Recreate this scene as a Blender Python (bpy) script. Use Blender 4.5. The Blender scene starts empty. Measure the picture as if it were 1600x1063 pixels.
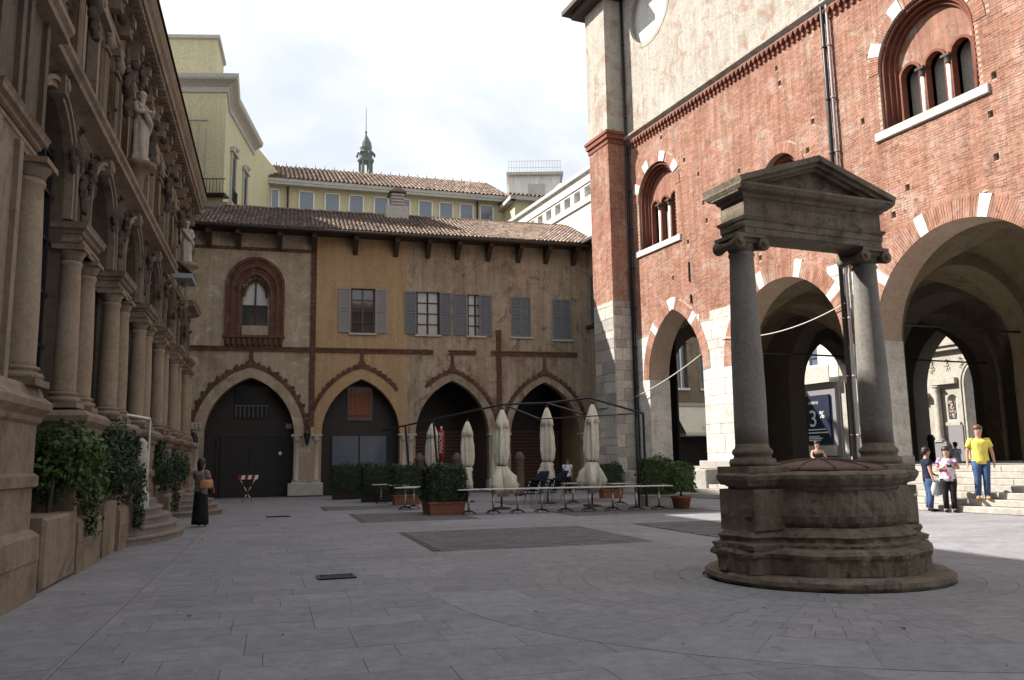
import bpy, math, random
from math import sin, cos, pi, radians, sqrt, atan2, acos
from mathutils import Vector, Matrix
from mathutils.geometry import tessellate_polygon
random.seed(7)
S = bpy.context.scene
# ------------------------------------------------------------------ camera
H = 1.5
pitch = math.atan((722-531.5)/1300.0); roll = radians(0.9)
fw = Vector((0, cos(pitch), sin(pitch))); rt = Vector((1, 0, 0)); up = Vector((0, -sin(pitch), cos(pitch)))
r2 = rt*cos(roll)-up*sin(roll); u2 = rt*sin(roll)+up*cos(roll)
cam = bpy.data.cameras.new('camera'); co = bpy.data.objects.new('camera', cam); S.collection.objects.link(co)
M = Matrix((r2, u2, -fw)).transposed().to_4x4(); M.translation = Vector((0, 0, H)); co.matrix_world = M
cam.sensor_width = 36; cam.lens = 36*1300/1600; cam.clip_start = .05; cam.clip_end = 2000
S.camera = co
# ------------------------------------------------------------------ light
SUN_AZ, SUN_EL = -78.0, 41.0
w = bpy.data.worlds.new('World'); S.world = w; w.use_nodes = True
nt = w.node_tree; bg = nt.nodes['Background']
sky = nt.nodes.new('ShaderNodeTexSky'); sky.sky_type = 'NISHITA'; sky.sun_disc = False
sky.sun_elevation = radians(SUN_EL); sky.sun_rotation = radians(SUN_AZ); sky.air_density = 1.0; sky.dust_density = 1.0
tc = nt.nodes.new('ShaderNodeTexCoord'); mp = nt.nodes.new('ShaderNodeMapping'); mp.inputs['Scale'].default_value = (1.3, 1.3, 3.2); mp.inputs['Rotation'].default_value = (0, 0, .5)
nz = nt.nodes.new('ShaderNodeTexNoise'); nz.inputs['Scale'].default_value = 1.7; nz.inputs['Detail'].default_value = 7; nz.inputs['Roughness'].default_value = .52; nz.inputs['Distortion'].default_value = .4
cr = nt.nodes.new('ShaderNodeValToRGB'); cr.color_ramp.elements[0].position = .38; cr.color_ramp.elements[1].position = .62
cr.color_ramp.elements[0].color = (.62, .62, .62, 1); cr.color_ramp.elements[1].color = (1, 1, 1, 1)
mx = nt.nodes.new('ShaderNodeMixRGB'); mx.inputs[2].default_value = (12.0, 12.5, 12.9, 1)
L = nt.links.new
L(tc.outputs['Generated'], mp.inputs[0]); L(mp.outputs[0], nz.inputs[0]); L(nz.outputs[0], cr.inputs[0]); L(cr.outputs[0], mx.inputs[0])
L(sky.outputs[0], mx.inputs[1]); L(mx.outputs[0], bg.inputs[0]); bg.inputs[1].default_value = 0.0475
sl = bpy.data.lights.new('sun', 'SUN'); sl.energy = 5.0; sl.angle = radians(.55); sl.color = (1, .95, .87)
so = bpy.data.objects.new('sun', sl); S.collection.objects.link(so)
sv = Vector((sin(radians(SUN_AZ))*cos(radians(SUN_EL)), cos(radians(SUN_AZ))*cos(radians(SUN_EL)), sin(radians(SUN_EL))))
so.rotation_euler = sv.to_track_quat('Z', 'Y').to_euler()
S.view_settings.view_transform = 'Standard'; S.view_settings.look = 'None'; S.view_settings.gamma = 1; S.view_settings.use_curve_mapping = False
S.view_settings.exposure = 1.1
S.render.engine = 'CYCLES'
# ------------------------------------------------------------------ frames
def fr(az):
    a = radians(az); return Vector((cos(a), -sin(a), 0)), Vector((sin(a), cos(a), 0))
nL, dL = fr(-15.9); nR, dR = fr(-23.5)
def mat4(X, Y, O):
    Z = Vector((0, 0, 1)); m = Matrix((X, Y, Z)).transposed().to_4x4(); m.translation = O; return m
ML = mat4(dL, -nL, nL*-3.1)                 # x = along, y = into the palace
MR = mat4(-dR, nR, nR*22+dR*38)             # x = 38-u, y = into the palace
nP, dP = fr(75.0); P0 = Vector((-10.24, 41.77, 0))
MP = mat4(dP, -nP, P0)
def Lw(u, n, z=0): return dL*u+nL*n+Vector((0, 0, z))
def Rw(u, n, z=0): return dR*u+nR*n+Vector((0, 0, z))
I4 = Matrix.Identity(4)
# ------------------------------------------------------------------ mesh builder
COL = S.collection
class MB:
    def __init__(s): s.v = []; s.f = []; s.sm = []
    def add(s, vs, fs, smooth=False, T=None):
        b = len(s.v)
        s.v += [tuple(T @ Vector(p)) for p in vs] if T is not None else [tuple(p) for p in vs]
        s.f += [tuple(i+b for i in f) for f in fs]; s.sm += [smooth]*len(fs); return s
    def box(s, x0, x1, y0, y1, z0, z1, T=None, j=0, skip=''):
        r = (lambda: random.uniform(-j, j)) if j else (lambda: 0)
        vs = [(x+r(), y+r(), z+r()) for z in (z0, z1) for y in (y0, y1) for x in (x0, x1)]
        F = {'b': (0, 2, 3, 1), 't': (4, 5, 7, 6), 'f': (0, 1, 5, 4), 'k': (2, 6, 7, 3), 'l': (0, 4, 6, 2), 'r': (1, 3, 7, 5)}
        return s.add(vs, [F[k] for k in F if k not in skip], False, T)
    def bbox(s, x0, x1, y0, y1, z0, z1, b=.02, T=None):
        # bevelled block: chamfered vertical+horizontal front edges (front = -y)
        vs = [(x0+b, y0, z0+b), (x1-b, y0, z0+b), (x1-b, y0, z1-b), (x0+b, y0, z1-b), (x0, y0+b, z0), (x1, y0+b, z0), (x1, y0+b, z1), (x0, y0+b, z1), (x0, y1, z0), (x1, y1, z0), (x1, y1, z1), (x0, y1, z1)]
        fs = [(0, 1, 2, 3), (4, 5, 1, 0), (5, 6, 2, 1), (6, 7, 3, 2), (7, 4, 0, 3), (8, 9, 5, 4), (9, 10, 6, 5), (10, 11, 7, 6), (11, 8, 4, 7)]
        return s.add(vs, fs, False, T)
    def lathe(s, prof, c=(0, 0, 0), seg=16, a0=0, a1=2*pi, smooth=True, T=None, sx=1, sy=1, wob=None):
        full = abs(a1-a0-2*pi) < 1e-6; n = seg if full else seg+1; vs = []
        for k, (r, z) in enumerate(prof):
            for i in range(n):
                a = a0+(a1-a0)*i/seg; q = r*(wob(a, z) if wob else 1); vs.append((c[0]+q*cos(a)*sx, c[1]+q*sin(a)*sy, c[2]+z))
        fs = []
        for k in range(len(prof)-1):
            for i in range(seg):
                j = (i+1) % n if full else i+1; fs.append((k*n+i, k*n+j, (k+1)*n+j, (k+1)*n+i))
        if prof[-1][0] > 1e-4 and full: fs.append(tuple((len(prof)-1)*n+i for i in range(n)))
        if prof[0][0] > 1e-4 and full: fs.append(tuple(reversed(range(n))))
        return s.add(vs, fs, smooth, T)
    def prism(s, poly, y0, y1, T=None, caps=True, smooth=False):
        # polygon in xz, extruded along y
        n = len(poly); vs = [(x, y0, z) for x, z in poly]+[(x, y1, z) for x, z in poly]
        fs = [(i, (i+1) % n, (i+1) % n+n, i+n) for i in range(n)]
        if caps:
            tri = tessellate_polygon([[Vector((x, z, 0)) for x, z in poly]])
            fs += [tuple(t) for t in tri]+[tuple(i+n for i in reversed(t)) for t in tri]
        return s.add(vs, fs, smooth, T)
    def prof_x(s, prof, x0, x1, T=None):
        # profile in (y,z), run along x, closed with ends
        n = len(prof); vs = [(x0, y, z) for y, z in prof]+[(x1, y, z) for y, z in prof]
        fs = [(i, (i+1) % n, (i+1) % n+n, i+n) for i in range(n)]
        tri = tessellate_polygon([[Vector((y, z, 0)) for y, z in prof]])
        fs += [tuple(t) for t in tri]+[tuple(i+n for i in reversed(t)) for t in tri]
        return s.add(vs, fs, False, T)
    def plate(s, outer, holes, y, th=0, T=None, rev=True):
        # flat wall in xz with holes, reveals of depth th
        loops = [outer]+holes; allv = [p for l in loops for p in l]
        tri = tessellate_polygon([[Vector((x, z, 0)) for x, z in l] for l in loops])
        vs = [(x, y, z) for x, z in allv]; fs = [tuple(t) for t in tri]
        s.add(vs, fs, False, T)
        if th:
            for l in (loops if rev else holes):
                n = len(l); s.add([(x, y, z) for x, z in l]+[(x, y+th, z) for x, z in l], [(i, (i+1) % n, (i+1) % n+n, i+n) for i in range(n)], False, T)
            if rev: s.add([(x, y+th, z) for x, z in allv], fs, False, T)
        return s
    def tube(s, pts, r, seg=8, smooth=True, T=None):
        rr = r if isinstance(r, (list, tuple)) else [r]*len(pts); P = [Vector(p) for p in pts]; vs = []; m = len(P)
        for k, p in enumerate(P):
            t = (P[min(k+1, m-1)]-P[max(k-1, 0)]).normalized()
            a = t.orthogonal().normalized() if k == 0 else (pa - t*pa.dot(t)).normalized()
            pa = a; b = t.cross(a)
            for i in range(seg):
                q = 2*pi*i/seg; vs.append(p+(a*cos(q)+b*sin(q))*rr[k])
        fs = [(k*seg+i, k*seg+(i+1) % seg, (k+1)*seg+(i+1) % seg, (k+1)*seg+i) for k in range(m-1) for i in range(seg)]
        fs += [tuple(reversed(range(seg))), tuple((m-1)*seg+i for i in range(seg))]
        return s.add(vs, fs, smooth, T)
    def ell(s, c, r, T=None, seg=10, rg=6, R=None):
        vs = []; fs = []
        for k in range(rg+1):
            t = pi*k/rg
            for i in range(seg):
                a = 2*pi*i/seg; v = Vector((r[0]*sin(t)*cos(a), r[1]*sin(t)*sin(a), r[2]*cos(t)))
                if R is not None: v = R @ v
                vs.append(v+Vector(c))
        for k in range(rg):
            for i in range(seg): fs.append((k*seg+i, (k+1)*seg+i, (k+1)*seg+(i+1) % seg, k*seg+(i+1) % seg))
        return s.add(vs, fs, True, T)
    def mesh(s, name, m):
        me = bpy.data.meshes.new(name); me.from_pydata(s.v, [], s.f)
        me.polygons.foreach_set('use_smooth', s.sm)
        me.materials.append(m); me.validate(); me.update(); return me
    def build(s, name, m, parent=None, M=None):
        o = bpy.data.objects.new(name, s.mesh(name, m)); COL.objects.link(o)
        if M is not None: o.matrix_world = M
        if parent is not None: o.parent = parent
        return o
def tag(o, label=None, cat=None, group=None, kind=None):
    if label: o['label'] = label
    if cat: o['category'] = cat
    if group: o['group'] = group
    if kind: o['kind'] = kind
    return o
def thing(name, label, cat, M=None, group=None):
    o = bpy.data.objects.new(name, None); COL.objects.link(o); o.empty_display_size = .3
    if M is not None: o.matrix_world = M
    return tag(o, label, cat, group)
def at(x, y, z=0, rz=0, sc=1): return Matrix.Translation((x, y, z)) @ Matrix.Rotation(rz, 4, 'Z') @ Matrix.Scale(sc, 4)
def inst(me, name, parent, loc=(0, 0, 0), rz=0, sc=None, label=None):
    o = bpy.data.objects.new(name, me); COL.objects.link(o); o.location = loc; o.rotation_euler = (0, 0, rz)
    if sc: o.scale = sc
    if parent is not None: o.parent = parent
    if label: o['label'] = label
    return o
def copy_tree(o, parent=None):
    c = o.copy(); COL.objects.link(c)
    if parent is not None: c.parent = parent
    for ch in list(o.children): copy_tree(ch, c)
    return c
def arch(xc, a, zs, za, n=12, zb=None):
    """opening outline from foot zb up, pointed / round / flat; left foot first"""
    r = za-zs; pts = []
    if r >= a*.999:
        R = (a*a+r*r)/(2*a); t1 = math.asin(min(1, r/R))
        lf = [(xc-a+R-R*cos(t1*i/n), zs+R*sin(t1*i/n)) for i in range(n+1)]
    else:
        lf = [(xc-a*cos(pi/2*i/n), zs+r*sin(pi/2*i/n)) for i in range(n+1)]
    pts = lf+[(2*xc-x, z) for x, z in reversed(lf[:-1])]
    if zb is not None: pts = [(xc-a, zb)]+pts+[(xc+a, zb)]
    return pts
def inarch(x, z, xc, a, zs, za, zb, g=0):
    """inside an arch opening grown by g"""
    if z < zb-g: return False
    if z <= zs: return abs(x-xc) < a+g
    r = za-zs
    if r >= a*.999:
        R = (a*a+r*r)/(2*a); d = abs(x-xc); return math.hypot(d-(a-R)*1.0, z-zs) < R+g
    return ((x-xc)/(a+g))**2+((z-zs)/(r+g))**2 < 1
def vous(mb, c, i, pts, th, y0, y1, gap=.012, out=None):
    """one voussoir between arch points i,i+1 of the inner line pts and an outer line out"""
    a, b = Vector(pts[i]), Vector(pts[i+1]); oa, ob = Vector(out[i]), Vector(out[i+1])
    d = (b-a).normalized()*gap/2; q = [a+d, b-d, ob-d, oa+d]
    mb.prism([(p.x, p.y) for p in q], y0, y1)
def offs(pts, t):
    out = []; n = len(pts)
    for i in range(n):
        a = Vector(pts[max(i-1, 0)]); b = Vector(pts[min(i+1, n-1)]); d = (b-a).normalized(); out.append((pts[i][0]-d.y*t, pts[i][1]+d.x*t))
    return out
def resample(pts, step):
    P = [Vector(p) for p in pts]; Ls = [0]
    for i in range(1, len(P)): Ls.append(Ls[-1]+(P[i]-P[i-1]).length)
    n = max(2, round(Ls[-1]/step)); out = []; k = 0
    for i in range(n+1):
        t = Ls[-1]*i/n
        while k < len(P)-2 and Ls[k+1] < t: k += 1
        f = (t-Ls[k])/(Ls[k+1]-Ls[k]); q = P[k].lerp(P[k+1], f); out.append((q.x, q.y))
    return out
# ------------------------------------------------------------------ materials
def mk(name):
    m = bpy.data.materials.new(name); m.use_nodes = True; return m, m.node_tree, m.node_tree.nodes['Principled BSDF']
def N(t, typ, **k):
    n = t.nodes.new(typ)
    for a, b in k.items():
        if a in n.inputs: n.inputs[a].default_value = b
        else: setattr(n, a, b)
    return n
def ramp(t, src, stops):
    r = t.nodes.new('ShaderNodeValToRGB'); e = r.color_ramp.elements
    while len(e) < len(stops): e.new(.5)
    for i, (p, c) in enumerate(stops): e[i].position = p; e[i].color = (c[0], c[1], c[2], 1)
    t.links.new(src, r.inputs[0]); return r.outputs[0]
def mixc(t, fac, a, b, mode='MIX'):
    m = t.nodes.new('ShaderNodeMixRGB'); m.blend_type = mode
    for s, v in ((0, fac), (1, a), (2, b)):
        if isinstance(v, bpy.types.NodeSocket): t.links.new(v, m.inputs[s])
        elif isinstance(v, (int, float)): m.inputs[s].default_value = v
        else: m.inputs[s].default_value = (v[0], v[1], v[2], 1)
    return m.outputs[0]
def coord(t, scale=(1, 1, 1), world=False):
    if world:
        g = t.nodes.new('ShaderNodeNewGeometry'); src = g.outputs['Position']
    else:
        g = t.nodes.new('ShaderNodeTexCoord'); src = g.outputs['Object']
    mp = t.nodes.new('ShaderNodeMapping'); mp.inputs['Scale'].default_value = scale; t.links.new(src, mp.inputs[0]); return mp.outputs[0]
def noise(t, vec, scale, detail=5, rough=.6, dist=0):
    n = N(t, 'ShaderNodeTexNoise'); n.inputs['Scale'].default_value = scale; n.inputs['Detail'].default_value = detail; n.inputs['Roughness'].default_value = rough; n.inputs['Distortion'].default_value = dist
    t.links.new(vec, n.inputs['Vector']); return n.outputs['Fac']
def island(t, kind='island'):
    if kind == 'island': return t.nodes.new('ShaderNodeNewGeometry').outputs['Random Per Island']
    return t.nodes.new('ShaderNodeObjectInfo').outputs['Random']
def bump(t, b, h, st=.3, d=.02):
    n = t.nodes.new('ShaderNodeBump'); n.inputs['Strength'].default_value = st; n.inputs['Distance'].default_value = d
    t.links.new(h, n.inputs['Height']); t.links.new(n.outputs[0], b.inputs['Normal'])
def stone(name, c1, c2, c3=None, sc=1.0, var=.25, rough=.85, bst=.35, bd=.02, rnd=None, stain=None, stainamt=.6, world=True, spot=None, streak=0):
    m, t, b = mk(name); v = coord(t, (1, 1, 1), world)
    n1 = noise(t, v, .55*sc, 6, .65, .3); n2 = noise(t, v, 9*sc, 6, .7); n3 = noise(t, v, 60*sc, 3, .6)
    c = ramp(t, n1, [(.3, c1), (.55, c2), (.75, c3 or c2)])
    c = mixc(t, .55, c, ramp(t, n2, [(.25, (.45, .45, .45)), (.75, (1.35, 1.35, 1.35))]), 'MULTIPLY')
    c = mixc(t, .25, c, ramp(t, n3, [(.3, (.5, .5, .5)), (.7, (1.3, 1.3, 1.3))]), 'MULTIPLY')
    if rnd:
        c = mixc(t, var*2.2, c, ramp(t, island(t, rnd), [(0, (.55, .55, .56)), (.5, (1, 1, 1)), (1, (1.4, 1.36, 1.3))]), 'MULTIPLY')
    if stain:
        n4 = noise(t, v, 1.1*sc, 8, .7, .8); c = mixc(t, mixc(t, 1, ramp(t, n4, [(.52, (0, 0, 0)), (.64, (1, 1, 1))]), (stainamt,)*3, 'MULTIPLY'), c, stain)
    if streak:
        vs = coord(t, (2.2, 2.2, .12), world); n5 = noise(t, vs, 2.0, 6, .7); c = mixc(t, streak, c, ramp(t, n5, [(.35, (.42, .38, .34)), (.6, (1.12, 1.1, 1.08))]), 'MULTIPLY')
    if spot:
        n6 = noise(t, v, 4.5*sc, 4, .6); c = mixc(t, ramp(t, n6, [(.62, (0, 0, 0)), (.68, (1, 1, 1))]), c, spot)
    t.links.new(c, b.inputs['Base Color']); b.inputs['Roughness'].default_value = rough; b.inputs['Specular IOR Level'].default_value = .3
    hh = N(t, 'ShaderNodeMath', operation='ADD'); t.links.new(n2, hh.inputs[0]); t.links.new(n3, hh.inputs[1]); bump(t, b, hh.outputs[0], bst, bd)
    return m
def plain(name, c, rough=.6, metal=0, spec=.5, var=.15, emit=0):
    m, t, b = mk(name); v = coord(t, (1, 1, 1)); n = noise(t, v, 14, 4, .6)
    cc = mixc(t, var*2, c, ramp(t, n, [(.3, (.5, .5, .5)), (.7, (1.35, 1.35, 1.35))]), 'MULTIPLY')
    t.links.new(cc, b.inputs['Base Color']); b.inputs['Roughness'].default_value = rough; b.inputs['Metallic'].default_value = metal; b.inputs['Specular IOR Level'].default_value = spec
    bump(t, b, n, .12, .01); return m
MT = {}
MT['brick'] = stone('red_brick', (.295, .132, .087), (.395, .203, .145), (.455, .28, .215), sc=.9, rnd='island', var=.17, stain=(.46, .36, .30), stainamt=.6, streak=.6, bst=.5, spot=(.19, .09, .065))
MT['brick_obj'] = stone('red_brick_obj', (.295, .132, .087), (.395, .203, .145), (.455, .28, .215), sc=.9, rnd='object', var=.17, stain=(.46, .36, .30), stainamt=.6, streak=.6, bst=.5, spot=(.19, .09, .065))
MT['brick_dk'] = stone('moulded_dark_brick', (.17, .055, .035), (.22, .08, .05), (.2, .07, .05), rnd='island', var=.2, bst=.5)
MT['mortar'] = stone('lime_mortar', (.36, .27, .21), (.42, .32, .25), (.47, .38, .31))
MT['marble'] = stone('white_marble', (.56, .54, .5), (.66, .64, .6), (.7, .68, .65), rnd='object', var=.12)
MT['ashlar'] = stone('grey_ashlar', (.36, .33, .30), (.46, .43, .39), (.55, .52, .48), rnd='object', var=.34, stain=(.26, .20, .17), stainamt=.4, bst=.5)
MT['ashlar_lt'] = stone('pale_ashlar', (.50, .47, .43), (.62, .595, .555), (.54, .49, .44), sc=1.3, rnd='object', var=.13, stain=(.33, .28, .24), stainamt=.6, bst=.5, spot=(.42, .37, .32))
MT['plaster_w'] = stone('peeling_plaster', (.40, .37, .32), (.50, .47, .415), (.36, .31, .255), sc=1.0, stain=(.35, .215, .155), stainamt=.85, streak=.3, bst=.8, bd=.04, spot=(.32, .22, .17))
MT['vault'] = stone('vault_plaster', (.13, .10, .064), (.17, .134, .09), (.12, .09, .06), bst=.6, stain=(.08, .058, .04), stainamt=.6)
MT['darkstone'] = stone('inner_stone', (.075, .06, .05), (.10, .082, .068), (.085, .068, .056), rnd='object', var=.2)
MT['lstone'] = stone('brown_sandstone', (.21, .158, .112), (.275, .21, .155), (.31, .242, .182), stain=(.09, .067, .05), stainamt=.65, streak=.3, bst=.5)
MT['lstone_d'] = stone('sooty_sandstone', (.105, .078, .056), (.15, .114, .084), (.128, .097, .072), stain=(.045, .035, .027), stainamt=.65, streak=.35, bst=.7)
MT['carved'] = stone('carved_sooty_stone', (.145, .105, .08), (.215, .162, .125), (.17, .127, .098), sc=2.5, stain=(.055, .042, .033), stainamt=.7, bst=1.0, bd=.09)
MT['lcol'] = stone('column_granite', (.265, .20, .142), (.335, .258, .188), (.295, .226, .165), sc=1.6, streak=.25, bst=.3, stain=(.17, .127, .092), stainamt=.4)
MT['statue'] = stone('statue_marble', (.36, .30, .25), (.46, .40, .34), (.32, .26, .22), stain=(.15, .12, .1), stainamt=.6, bst=.5)
MT['well'] = stone('well_stone', (.29, .232, .172), (.39, .322, .245), (.45, .38, .30), sc=1.5, stain=(.12, .094, .073), stainamt=.75, spot=(.16, .127, .098), bst=1.0, bd=.05, streak=.4)
MT['wellcol'] = stone('grey_granite', (.225, .21, .19), (.285, .27, .245), (.25, .235, .21), sc=2.5, stain=(.14, .125, .11), stainamt=.5, bst=.6, streak=.3)
MT['ochre'] = stone('ochre_plaster', (.40, .27, .15), (.45, .31, .178), (.41, .285, .16), bst=.2, streak=.3)
MT['fresco'] = stone('faded_fresco', (.31, .235, .16), (.44, .355, .26), (.33, .245, .17), sc=1.5, stain=(.52, .47, .40), stainamt=.85, streak=.3, bst=.5)
MT['fresco2'] = stone('worn_brown_plaster', (.26, .195, .135), (.40, .32, .24), (.46, .39, .305), sc=.9, stain=(.17, .105, .07), stainamt=.8, streak=.5, bst=.5, spot=(.30, .22, .155))
MT['terra'] = stone('terracotta_trim', (.105, .05, .034), (.135, .066, .045), (.115, .056, .038), sc=3, rnd='island', var=.25, bst=.7, stain=(.20, .15, .115), stainamt=.5)
MT['tile'] = stone('roof_tile', (.185, .125, .098), (.275, .20, .16), (.36, .28, .23), rnd='island', var=.5, stain=(.095, .078, .068), stainamt=.65)
MT['yellow'] = stone('yellow_stucco', (.54, .49, .31), (.58, .53, .345), (.6, .55, .37), bst=.1, streak=.12)
MT['palegrey'] = stone('pale_grey_stone', (.40, .39, .35), (.47, .455, .41), (.44, .42, .38), bst=.2)
MT['whitewall'] = stone('white_plaster', (.66, .65, .62), (.76, .75, .71), (.62, .60, .56), stain=(.5, .48, .44), stainamt=.4, streak=.2, bst=.2)
MT['ornate'] = stone('ornate_stone', (.36, .33, .28), (.45, .415, .36), (.40, .36, .31), stain=(.22, .19, .16), stainamt=.5, bst=.6)
MT['paving'] = stone('paving_slab', (.222, .218, .238), (.252, .246, .264), (.28, .272, .284), sc=.6, rnd='island', var=.11, bst=.25, stain=(.175, .167, .178), stainamt=.6, spot=(.185, .176, .185))
MT['paving_obj'] = stone('paving_slab_single', (.222, .218, .238), (.252, .246, .264), (.28, .272, .284), sc=.6, rnd='object', var=.11, bst=.25, stain=(.175, .167, .178), stainamt=.6, spot=(.185, .176, .185))
MT['paving_dk'] = stone('dark_setts', (.125, .115, .118), (.145, .135, .138), (.155, .142, .145), rnd='island', var=.2, bst=.4)
MT['paving_pk'] = stone('warm_setts', (.228, .219, .232), (.255, .244, .254), (.24, .23, .24), rnd='island', var=.09, bst=.35)
MT['ground'] = stone('joint_grit', (.155, .148, .155), (.185, .176, .182), (.17, .162, .168), bst=.4)
MT['step'] = stone('step_stone', (.33, .305, .27), (.40, .375, .335), (.44, .41, .37), rnd='island', var=.14, stain=(.24, .205, .175), stainamt=.6)
MT['lstep'] = stone('pinkish_step_stone', (.20, .165, .145), (.25, .21, .185), (.27, .225, .2), rnd='island', var=.1)
MT['black'] = plain('black_iron', (.018, .018, .02), .45, .3)
MT['dark'] = plain('dark_interior', (.022, .02, .019), .8)
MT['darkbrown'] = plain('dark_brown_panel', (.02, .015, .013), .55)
MT['shutter'] = plain('grey_shutter', (.27, .26, .27), .6)
MT['shutter_d'] = plain('slate_shutter', (.15, .16, .18), .6)
MT['white'] = plain('white_paint', (.72, .72, .7), .5)
MT['terrapot'] = plain('terracotta_pot', (.23, .085, .05), .8, var=.3)
MT['canvas'] = stone('cream_canvas', (.68, .64, .52), (.74, .70, .58), (.62, .57, .46), sc=2, bst=.4, stain=(.50, .45, .36), stainamt=.4)
MT['steel'] = plain('brushed_aluminium', (.5, .5, .48), .35, .9)
MT['tabletop'] = plain('pale_table_top', (.58, .56, .5), .4)
MT['lead'] = plain('lead_flashing', (.30, .33, .37), .5, .2)
MT['wood'] = plain('dark_timber', (.05, .032, .022), .8)
MT['woodred'] = plain('brown_window_frame', (.13, .055, .03), .6)
MT['copper'] = plain('verdigris_copper', (.115, .145, .135), .6, .2, var=.3)
MT['rust'] = stone('rusted_iron_lid', (.15, .085, .065), (.20, .115, .09), (.24, .15, .12), sc=3, bst=.8, rough=.7)
MT['red'] = plain('red_fabric', (.30, .012, .015), .7)
MT['navy'] = plain('dark_navy_cloth', (.018, .022, .045), .85)
MT['skin'] = plain('skin', (.48, .27, .19), .55, var=.05)
MT['skin_dk'] = plain('tan_skin', (.30, .16, .11), .55, var=.05)
MT['lips'] = plain('lips', (.36, .14, .11), .5, var=.02)
MT['hair'] = plain('dark_hair', (.018, .012, .009), .5)
MT['hair_br'] = plain('brown_hair', (.10, .045, .022), .5)
MT['yellowcloth'] = plain('yellow_cotton', (.72, .64, .14), .85, var=.06)
MT['denim'] = plain('blue_denim', (.06, .10, .20), .85, var=.35)
MT['blackcloth'] = plain('black_cloth', (.014, .013, .015), .85)
MT['greycloth'] = plain('grey_cloth', (.20, .19, .20), .85)
MT['tan'] = plain('tan_leather', (.45, .20, .08), .5)
MT['bag'] = plain('pale_plastic_bag', (.5, .52, .5), .4)
MT['rope'] = plain('pale_rope', (.6, .58, .54), .8)
def cloth(name, c, rough=.9):
    m, t, b = mk(name); v = coord(t, (1, 1, .6)); n = noise(t, v, 6, 2, .45, .3); n2 = noise(t, v, 120, 2, .5)
    t.links.new(mixc(t, .5, c, ramp(t, n, [(.3, (.6, .6, .6)), (.7, (1.25, 1.25, 1.25))]), 'MULTIPLY'), b.inputs['Base Color']); b.inputs['Roughness'].default_value = rough; b.inputs['Specular IOR Level'].default_value = .2; bump(t, b, n, .6, .05); return m
MT['yellowcloth'] = cloth('yellow_cotton', (.72, .62, .13)); MT['denim'] = cloth('blue_denim', (.05, .09, .19)); MT['blackcloth'] = cloth('black_cloth', (.016, .015, .018)); MT['navy'] = cloth('dark_navy_cloth', (.018, .022, .045))
def glass(name, c, rough=.06):
    m, t, b = mk(name); b.inputs['Base Color'].default_value = (*c, 1); b.inputs['Roughness'].default_value = rough; b.inputs['Specular IOR Level'].default_value = .9
    v = coord(t, (1, 1, 1)); n = noise(t, v, 1.3, 2, .5); bump(t, b, n, .05, .05); return m
MT['glass'] = glass('window_glass', (.03, .035, .04)); MT['glass_s'] = glass('sky_glass', (.10, .13, .17), .08); MT['curtain'] = glass('curtained_glass', (.40, .39, .37), .25)
def leafmat(name, a, b_):
    m, t, b = mk(name); c = ramp(t, island(t), [(0, a), (.6, b_), (1, (b_[0]*1.6, b_[1]*1.5, b_[2]*1.3))]); t.links.new(c, b.inputs['Base Color']); b.inputs['Roughness'].default_value = .55
    tr = N(t, 'ShaderNodeBsdfTranslucent'); t.links.new(c, tr.inputs[0]); ms = N(t, 'ShaderNodeMixShader'); ms.inputs[0].default_value = .25
    t.links.new(b.outputs[0], ms.inputs[1]); t.links.new(tr.outputs[0], ms.inputs[2]); t.links.new(ms.outputs[0], t.nodes['Material Output'].inputs[0]); return m
MT['leaf'] = leafmat('leaf_green', (.022, .045, .012), (.06, .11, .025)); MT['leaf_d'] = leafmat('dark_leaf', (.012, .026, .010), (.028, .052, .018))
def pattern(name, base, cols, sc):
    m, t, b = mk(name); v = coord(t); vo = N(t, 'ShaderNodeTexVoronoi'); vo.inputs['Scale'].default_value = sc; t.links.new(v, vo.inputs['Vector'])
    sp = N(t, 'ShaderNodeSeparateColor'); t.links.new(vo.outputs['Color'], sp.inputs[0]); t.links.new(ramp(t, sp.outputs[0], [(0, base), (.5, base), (.52, cols[0]), (.8, cols[1])]), b.inputs['Base Color']); b.inputs['Roughness'].default_value = .85; return m
MT['floral'] = pattern('pink_floral_print', (.72, .66, .70), [(.62, .12, .28), (.30, .22, .38)], 9)
MT['pinkshirt'] = pattern('pink_check_print', (.6, .2, .25), [(.75, .65, .65), (.45, .06, .12)], 14)
MT['stripe'] = pattern('blue_white_print', (.55, .6, .68), [(.05, .08, .3), (.7, .72, .75)], 16)
# ================================================================== BRICK PALACE (right)
cR = Vector((0, 0, H))
def proj(P):
    d = Vector(P)-cR; k = d.dot(fw)
    return (800+1300*d.dot(r2)/k, 531.5-1300*d.dot(u2)/k, k) if k > .1 else (-1, -1, -1)
brickp = thing('brick_palace', 'tall red brick palace with open arcade, wide stairs and triple lancet windows on the right', 'building', MR)
A = [dict(xc=6.15, a=2.15, zs=5.35, za=8.4, k=(.3, .5, .7)), dict(xc=13.35, a=3.02, zs=5.3, za=8.33, k=(.2, .4, .6, .8)), dict(xc=21.0, a=3.2, zs=5.3, za=8.5, k=(.2, .4, .6, .8)), dict(xc=28.8, a=3.2, zs=5.3, za=8.5, k=(.2, .4, .6, .8))]
Wn = [dict(xc=5.2, a=1.6, zs=14.2, za=15.8, zb=11.75), dict(xc=20.5, a=1.78, zs=14.25, za=16.05, zb=12.2), dict(xc=27.6, a=1.78, zs=14.25, za=16.05, zb=12.2), dict(xc=13.7, a=1.0, zs=12.2, za=13.2, zb=10.6)]
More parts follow.
